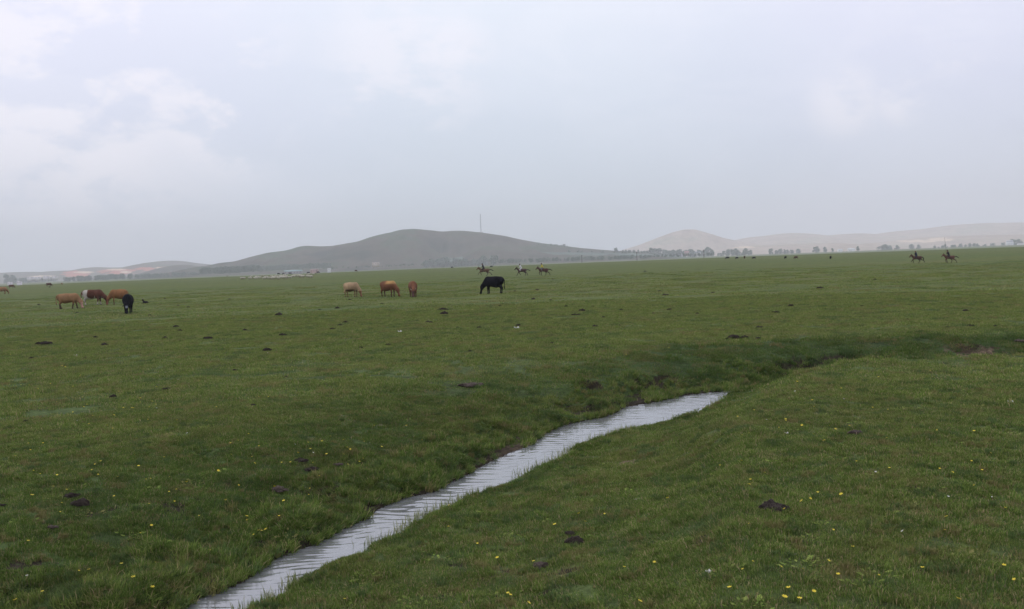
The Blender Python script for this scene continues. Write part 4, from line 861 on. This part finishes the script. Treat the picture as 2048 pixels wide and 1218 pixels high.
hill('hill', [(380, 548), (400, 529), (440, 525), (480, 521), (500, 514), (540, 504), (580, 500), (612, 490), (640, 492), (670, 491), (700, 486), (725, 482), (750, 473), (780, 466), (810, 459), (832, 457), (860, 459.5), (885, 462.5), (905, 460.5), (930, 460.5), (962, 464), (1010, 471), (1040, 478), (1080, 485), (1120, 490), (1160, 495), (1220, 500), (1290, 503), (1340, 516)],
     3000, 640, -4, GB, 3, .42)
hill('hill', [(1190, 520), (1230, 505), (1250, 498), (1280, 489), (1310, 477), (1345, 464), (1370, 458), (1390, 458), (1420, 467), (1440, 474), (1470, 481), (1520, 490), (1600, 510)], 5200, 700, -4, PB, 13, .12)
hill('hill', [(1330, 512), (1380, 498), (1440, 485), (1470, 480.5), (1490, 475), (1530, 471), (1560, 467), (1580, 465.5), (1620, 467.5), (1650, 471), (1680, 468), (1720, 466), (1750, 468), (1790, 462), (1850, 457), (1900, 450), (1960, 446), (2000, 446), (2048, 449), (2150, 455), (2300, 470), (2500, 480)],
     6200, 1400, -4, PB, 23, .14)
hill('hill', [(1380, 515), (1430, 502), (1480, 492), (1560, 489), (1640, 485), (1700, 489), (1780, 482), (1850, 474), (1950, 470), (2048, 468), (2200, 466), (2500, 478)], 4300, 1000, -4, PB, 33, .12, patches=[(1835, 482.5, 44, 3.2, 1), (1882, 479, 30, 4.5, 1), (1480, 494, 30, 3, 1), (1420, 501, 24, 2, 1)])
hill('hill', [(-500, 566), (-300, 552), (-120, 547), (0, 545), (40, 543), (80, 543.5), (115, 541), (150, 540), (170, 536), (185, 533.5), (220, 534.5), (260, 534), (290, 531), (310, 526), (335, 521), (360, 520.5), (380, 524), (410, 528), (470, 532), (520, 545)], 4200, 800, -4, LB, 43, .15,
     patches=[(150, 548, 32, 7, 0), (240, 543, 48, 6, 0), (325, 535.5, 14, 3.5, 0), (290, 538, 22, 4, 0), (90, 553, 36, 2.2, 1), (168, 544.5, 22, 2, 1), (232, 539, 22, 2, 1), (252, 544, 14, 2.5, 1), (320, 535.5, 12, 2, 1)])
hill('hill', [(200, 570), (270, 553), (300, 547), (330, 535), (350, 530), (372, 528.5), (400, 533), (430, 535), (480, 536), (560, 540), (640, 545)], 3600, 420, -4, GB, 53, .12)
hill('hill_foot', [(560, 548), (620, 536), (680, 530), (740, 526), (820, 522), (900, 515), (960, 509), (1020, 505), (1100, 503.5), (1180, 504), (1260, 505), (1330, 509), (1400, 516)], 2750, 300, -5, TL, 63, .14)

# ------------------------------------------------------------------ trees
LEAF = principled('tree_leaves', (0.12, 0.165, 0.125), rough=.9, var=.35, vscale=.5, coordwise='Object'); BARK = principled('tree_bark', (.06, .05, .04), rough=.9)
def crown_np(seed, H=8.0, Wd=3.0, n=650, base=1.6, leaf=.8):
    g = np.random.default_rng(seed); lobes = []
    for k in range(9):
        zc = base + .8 + (H - base - 1.6) * (k + .5) / 9; rr_ = Wd * (0.95 - .6 * abs((zc - base) / (H - base) - .45)); a = g.uniform(0, 6.28)
        lobes.append((math.cos(a) * rr_ * .55, math.sin(a) * rr_ * .55, zc, rr_ * g.uniform(.4, .6)))
    Vv, Fv = [], []
    for k in range(n):
        l = lobes[g.integers(0, 9)]; v = g.normal(0, 1, 3); v /= np.linalg.norm(v); c = np.array(l[:3]) + v * l[3] * g.uniform(.5, 1.1) * np.array([1.15, 1.15, 1]); s = leaf * g.uniform(.5, 1.2)
        a, b2 = g.normal(0, 1, 3), g.normal(0, 1, 3); a /= np.linalg.norm(a); b2 -= a * (a @ b2); b2 /= np.linalg.norm(b2); o = len(Vv)
        Vv += [c + a * s * .6, c + b2 * s * .45, c - a * s * .55, c - b2 * s * .5]; Fv.append((o, o + 1, o + 2, o + 3))
    return np.array(Vv), np.array(Fv)
def trunk_np(seed, H=8.0):
    g = np.random.default_rng(seed); Vv, Fv = [], []
    def tube(p, q, r1, r2):
        p, q = np.array(p, float), np.array(q, float); d = q - p; d /= np.linalg.norm(d); a = np.cross(d, (0.3, 1, .1)); a /= np.linalg.norm(a); b2 = np.cross(d, a); o = len(Vv)
        for k in range(6):
            c = math.cos(k * math.pi / 3) * a + math.sin(k * math.pi / 3) * b2; Vv.append(p + c * r1); Vv.append(q + c * r2)
        for k in range(6): x_, y_ = 2 * k, 2 * ((k + 1) % 6); Fv.append((o + x_, o + y_, o + y_ + 1, o + x_ + 1))
    tube((0, 0, -1.5), (.1, 0, H * .4), .28, .2); tube((.1, 0, H * .4), (0, .1, H * .85), .2, .05)
    for k in range(5):
        a = g.uniform(0, 6.28); z0 = H * g.uniform(.25, .6); tube((.05, 0, z0), (math.cos(a) * 1.6, math.sin(a) * 1.6, z0 + 1.6), .1, .03)
    return np.array(Vv), Fv
kinds = []
for k, (H, Wd) in enumerate([(8, 3.0), (8, 2.2), (8, 3.8)]):
    cv, cf = crown_np(100 + k, H, Wd, base=.1 if k == 2 else .4); cm = mesh_np('crown', cv, cf, False); cm.materials.append(LEAF)
    tv, tf = trunk_np(200 + k, H); tm = mesh_np('trunk', tv, tf); tm.materials.append(BARK); kinds.append((cm, tm, cv, cf))
def at_depth(px, py, D):
    d = ray(px, py); return EYE + d * (D / d[1])
ORD = ['first', 'second', 'third', 'fourth', 'fifth', 'sixth', 'seventh', 'eighth', 'ninth', 'tenth', 'eleventh', 'twelfth', 'thirteenth', 'fourteenth', 'fifteenth', 'sixteenth']
def tree(px, top, bot, D, kind, label, group, wide=1.0, ground=True):
    p = at_depth(px, bot, D)
    if ground: p[2] = min(p[2], -4.7)
    q = at_depth(px, top, D); h = q[2] - p[2]; s = h / 8.0
    r = empty('tree', p, random.uniform(0, 6.28), s); r.scale = (s * wide, s * wide, s); tag(r, label, 'tree', group)
    link('trunk', kinds[kind][1], None, r); link('crown', kinds[kind][0], None, r)
def row(x0, x1, n, tops, h, D, label, group, kk=(0, 1, 2), wide=1.3, ground=True):
    pxs = sorted(x0 + (x1 - x0) * (k + .5) / n + random.gauss(0, (x1 - x0) / n * .25) for k in range(n))
    for k, px in enumerate(pxs):
        b = np.interp(px, [x0, x1], tops); hh = h * (.72 if ground and px > 1420 else .88) * random.choice([.55, .75, .9, 1.0, 1.25]) * random.uniform(.9, 1.1)
        tree(px, b - hh, b + 1, D * random.uniform(.96, 1.04), random.choice(kk), '%s from the left, %s' % (ORD[k], label), group, wide, ground)
row(1286, 1350, 12, (513, 511), 15, 3000, 'tree in the row before the pale cone hill', 'trees before the cone hill')
row(1350, 1425, 12, (511, 509), 14, 3000, 'tree of the village before the cone hill', 'trees around the village')
row(1434, 1506, 12, (511.5, 509), 14, 2900, 'tree in the first dark clump right of the village', 'trees of the first clump')
row(1536, 1602, 11, (509, 506), 13, 2900, 'tree in the second dark clump along the skyline', 'trees of the second clump')
row(1234, 1286, 7, (507, 506), 9, 2740, 'small tree in the thin row left of the village', 'thin row of trees', wide=1.2, ground=False)
for px, tp, bt, D, k, lab, wd in [(1231, 495, 508, 2740, 0, 'tall lone tree at the left end of the thin row', 1.2), (1139, 500, 507, 2745, 2, 'bushy tree on the green foot slope, leftmost of three', 1.5), (1156, 500.5, 507, 2745, 2, 'bushy tree on the green foot slope, middle of three', 1.6), (1163, 500.5, 507, 2745, 0, 'bushy tree touching the middle one on the foot slope', 1.5),
                                  (1183, 501, 507, 2745, 0, 'round tree on the green foot slope, rightmost of three', 1.3), (1204, 500.5, 507, 2745, 2, 'wide tree between the foot slope and the thin row', 1.8), (1631, 492.5, 506, 2900, 0, 'large roundish lone tree right of the second clump', 1.7), (1650, 493, 505, 3000, 1, 'slim lone tree beside the large roundish one', 1.6),
                                  (1665, 496, 504, 2745, 1, 'faint small tree just left of the two white sheds', 1.4), (1716, 492, 502, 2420, 1, 'faint tree just right of the white sheds', 1.4), (1765, 489, 504, 2900, 2, 'broad dark tree, largest in the middle of the right skyline', 2.4), (1777, 491, 504, 2950, 0, 'dark tree fused to the right side of the broad one', 1.6),
                                  (1793, 490, 500, 3000, 0, 'round tree above the gap left of the dark blue rider', 1.6), (1826, 488, 499, 3100, 2, 'tree above the head of the dark blue rider', 1.5), (1836, 489, 499, 3100, 0, 'tree just right of the dark blue rider head', 1.4)]:
    tree(px, tp, bt, D, k, lab, 'scattered trees along the skyline', wd, ground=D > 2800)
row(1868, 1925, 9, (497, 495), 10, 3000, 'tree in the belt behind the rider with the pole', 'tree belt behind the pole rider')
row(1930, 1990, 9, (494.5, 492), 9, 3000, 'tree in the belt running toward the white house', 'tree belt toward the white house')
row(2000, 2048, 6, (493, 491), 15, 2900, 'tree around the white house near the right border', 'trees around the white house')
row(1076, 1136, 10, (489, 494), 4.5, 2960, 'tiny tree on the main hill shoulder', 'trees on the hill shoulder', wide=1.6, ground=False)
row(850, 905, 14, (534, 531), 17, 2420, 'tree in the grove left of the riders', 'grove left of the riders', wide=1.3)
row(905, 990, 16, (532, 528), 16, 2420, 'tree in the grove behind the first rider', 'grove behind the first rider', wide=1.3)
row(8, 30, 6, (565, 564), 15, 2900, 'tree at the far left edge', 'trees at the left edge')
row(40, 110, 12, (563, 560), 8, 2900, 'low tree below the white town', 'tree line below the town', wide=1.6)
# far woods that read as one mass
def woods(name, spans, label):
    VV_, FF_ = [], []; n = 0
    for (x0, x1, y0, y1, h, D0, D1, cnt) in spans:
        for _ in range(cnt):
            px = random.uniform(x0, x1); D = random.uniform(D0, D1); b = y0 + (y1 - y0) * (px - x0) / (x1 - x0) + random.uniform(-1, 1)
            p = at_depth(px, b, D); hh = h * random.uniform(.7, 1.15) * D / F_PX; k = random.randrange(3); cv, cf = kinds[k][2][:1000], kinds[k][3][:250]
            a = random.uniform(0, 6.28); s = hh / 8.0; R = np.array([[math.cos(a), -math.sin(a), 0], [math.sin(a), math.cos(a), 0], [0, 0, 1]])
            VV_.append((cv @ R.T) * np.array([s * 1.5, s * 1.5, s * 1.15]) + p - np.array([0, 0, s * 1.4])); FF_.append(cf + n); n += len(cv)
    me = mesh_np(name, np.vstack(VV_), np.vstack(FF_), False); o = link(name, me, LEAF); tag(o, label, 'woods', kind='stuff')
woods('woods', [(400, 520, 547, 541, 11, 2000, 2100, 80), (520, 660, 541, 534, 9, 2400, 2250, 100), (130, 260, 562, 556, 9, 2200, 2400, 70), (260, 400, 556, 550, 7, 2400, 2250, 80), (640, 850, 538, 530, 3.5, 1900, 2100, 60), (990, 1290, 526, 516, 7, 1800, 2100, 140), (1290, 1430, 515, 510, 5, 1700, 1900, 60)], 'dark blue green band of distant woodland below the hills')
# ------------------------------------------------------------------ buildings
def box(a, b_):
    (x0, y0, z0), (x1, y1, z1) = a, b_; Vv = [(x, y, z) for x in (x0, x1) for y in (y0, y1) for z in (z0, z1)]
    return Vv, [(0, 1, 3, 2), (4, 6, 7, 5), (0, 4, 5, 1), (2, 3, 7, 6), (0, 2, 6, 4), (1, 5, 7, 3)]
def building(px, bot, wpx, hpx, D, wallc, roofc, label, nwin=3):
    D = D + 1300 if D < 1700 and px > 700 else D; p = at_depth(px, bot, D); Wd = wpx * D / F_PX; H = hpx * D / F_PX; dp = min(10, Wd * .5); wh = H * .62
    r = empty('house', p, random.uniform(-.1, .1)); tag(r, label, 'building', 'far buildings')
    Vv, Fv = box((-Wd / 2, 0, -6), (Wd / 2, dp, wh)); link('wall', mesh_np('wall', Vv, Fv, False), principled('wall_%d' % int(sum(wallc) * 100), wallc, rough=.9, var=.06), r)
    e = .3; Vr = [(-Wd / 2 - e, -e, wh), (Wd / 2 + e, -e, wh), (Wd / 2 + e, dp + e, wh), (-Wd / 2 - e, dp + e, wh), (-Wd / 2 - e, dp / 2, H), (Wd / 2 + e, dp / 2, H)]
    link('roof', mesh_np('roof', Vr, [(0, 1, 5, 4), (2, 3, 4, 5), (1, 2, 5), (3, 0, 4), (3, 2, 1, 0)], False), principled('roof_%d_%d' % (int(roofc[0] * 100), int(roofc[2] * 100)), roofc, rough=.6, var=.08), r)
    G = principled('window_glass', (.03, .04, .05), rough=.2, spec=.5)
    for k in range(nwin):
        cx = (-.5 + (k + .5) / nwin) * Wd; Vv, Fv = box((cx - .6, -.05, wh * .35), (cx + .6, .05, wh * .75)); link('window', mesh_np('window', Vv, Fv, False), G, r)
building(586, 546.5, 34, 6, 1300, (.32, .30, .30), (.34, .47, .47), 'long low shed with a turquoise metal roof behind the sheep', 6)
building(628, 543.5, 15, 5.5, 1350, (.38, .24, .22), (.36, .26, .25), 'pinkish brick shed right of the turquoise roof', 3)
building(658, 541, 6, 4, 1400, (.6, .6, .6), (.7, .7, .7), 'tiny white shed right of the pinkish one', 1)
building(751, 528.6, 14, 3.6, 1780, (.50, .42, .36), (.55, .46, .40), 'pale sandy house on the foot of the main hill', 3)
building(1374, 508, 9, 6, 1500, (.40, .24, .22), (.45, .22, .20), 'small reddish house among the village trees', 2)
building(1396, 508.5, 12, 5.5, 1450, (.60, .58, .56), (.16, .20, .24), 'pale house with a dark roof in the village', 2)
building(1312, 514.5, 26, 3, 1450, (.55, .54, .52), (.5, .5, .5), 'long pale low building at the left of the village', 4)
building(1355, 512.5, 20, 3.4, 1450, (.42, .38, .42), (.40, .38, .42), 'long greyish shed in the middle of the village', 4)
building(1681, 503, 9, 5, 1600, (.75, .75, .73), (.8, .8, .8), 'short white shed, left one of the bright pair', 2)
building(1704, 502.5, 13, 6, 1600, (.75, .75, .73), (.8, .8, .8), 'longer white shed, right one of the bright pair', 3)
building(2021, 489.5, 12, 9, 1450, (.72, .72, .74), (.5, .5, .55), 'white house between trees near the right border', 2)
building(2043, 490.5, 12, 4, 1450, (.72, .70, .70), (.62, .60, .60), 'low white building touching the right border', 2)
for px, b, w_, h_, lab in [(60, 556.5, 12, 3, 'pale town block nearest the dark trees on the left'), (75, 556, 10, 2.6, 'low pale town block, second from the left'), (92, 555, 12, 3, 'pale town block in the middle of the white line'), (108, 554.5, 10, 2.6, 'pale town block at the right end of the white line'),
                           (38, 566.5, 8, 3.4, 'small whitish hut on the left skyline'), (19, 567.5, 8, 3.4, 'small pinkish hut above the brown cow')]:
    building(px, b, w_, h_, 1900 if b < 560 else 1300, (.68, .64, .66), (.66, .6, .62), lab, 2)
# lattice mast on the main hill
D = 3000; pb, pt = at_depth(962, 465.5, D), at_depth(962, 428, D); Hm = pt[2] - pb[2]
r = empty('radio_mast', pb); tag(r, 'thin lattice radio mast standing on the main hill', 'mast', None)
Vv, Fv = [], []
def bar(p, q, w_):
    p, q = np.array(p, float), np.array(q, float); d = q - p; d /= np.linalg.norm(d); a = np.cross(d, (.2, .9, .3)); a /= np.linalg.norm(a); b2 = np.cross(d, a); o = len(Vv)
    for c in (a + b2, a - b2, -a - b2, -a + b2): Vv.append(p + c * w_ / 2); Vv.append(q + c * w_ / 2)
    for k in range(4): x_, y_ = 2 * k, 2 * ((k + 1) % 4); Fv.append((o + x_, o + y_, o + y_ + 1, o + x_ + 1))
cs = [(-1, -1), (1, -1), (1, 1), (-1, 1)]; rad = lambda z_: 1.1 - .6 * z_ / Hm
for c in cs: bar((c[0] * 1.1, c[1] * 1.1, -4), (c[0] * .5, c[1] * .5, Hm), .6)
nb = 16
for k in range(nb):
    z0, z1 = Hm * k / nb, Hm * (k + 1) / nb
    for a in range(4):
        c, d_ = cs[a], cs[(a + 1) % 4]; bar((c[0] * rad(z0), c[1] * rad(z0), z0), (d_[0] * rad(z1), d_[1] * rad(z1), z1), .18); bar((c[0] * rad(z1), c[1] * rad(z1), z1), (d_[0] * rad(z1), d_[1] * rad(z1), z1), .18)
MET = principled('mast_steel', (.10, .11, .13), rough=.6); link('tower', mesh_np('tower', Vv, Fv, False), MET, r)
Vv, Fv = box((-6, -4, -4), (6, 4, 3)); link('hut', mesh_np('hut', Vv, Fv, False), principled('hut_wall', (.5, .5, .5), rough=.9), r)
# poles on the skyline
POLE = principled('pole_timber', (.07, .06, .055), rough=.9)
for px, top, bot, D, lab in [(1164, 510, 527, 640, 'thin timber pole on the skyline below the hill shoulder'), (1274, 504, 521, 660, 'timber pole on the skyline left of the village'), (1408, 499, 519, 600, 'tallest timber pole, at the right end of the village')]:
    p = at_depth(px, bot, D); q = at_depth(px, top, D); H = q[2] - p[2]; Vv, Fv = [], []
    r = empty('utility_pole', p); tag(r, lab, 'pole', 'poles along the skyline')
    bar((0, 0, -1), (0, 0, H), .28); link('post', mesh_np('post', Vv, Fv, False), POLE, r); Vv, Fv = [], []; bar((-.7, 0, H - .6), (.7, 0, H - .6), .14); link('crossarm', mesh_np('crossarm', Vv, Fv, False), POLE, r)
# ------------------------------------------------------------------ haze
Vv, Fv = box((-9000, -9000, -9), (9000, 9000, 420)); me = mesh_np('haze', Vv, Fv, False)
m = bpy.data.materials.new('haze_air'); m.use_nodes = True; t = NT(m.node_tree)
pv = t.n('ShaderNodeVolumePrincipled'); pv.inputs['Color'].default_value = (.93, .955, .985, 1); pv.inputs['Density'].default_value = 2.15e-4; pv.inputs['Anisotropy'].default_value = 0.0
t.put(t.n('ShaderNodeOutputMaterial').inputs['Volume'], pv.outputs[0])
tag(link('haze', me, m), 'pale summer haze over the plain and hills', 'haze', kind='stuff')
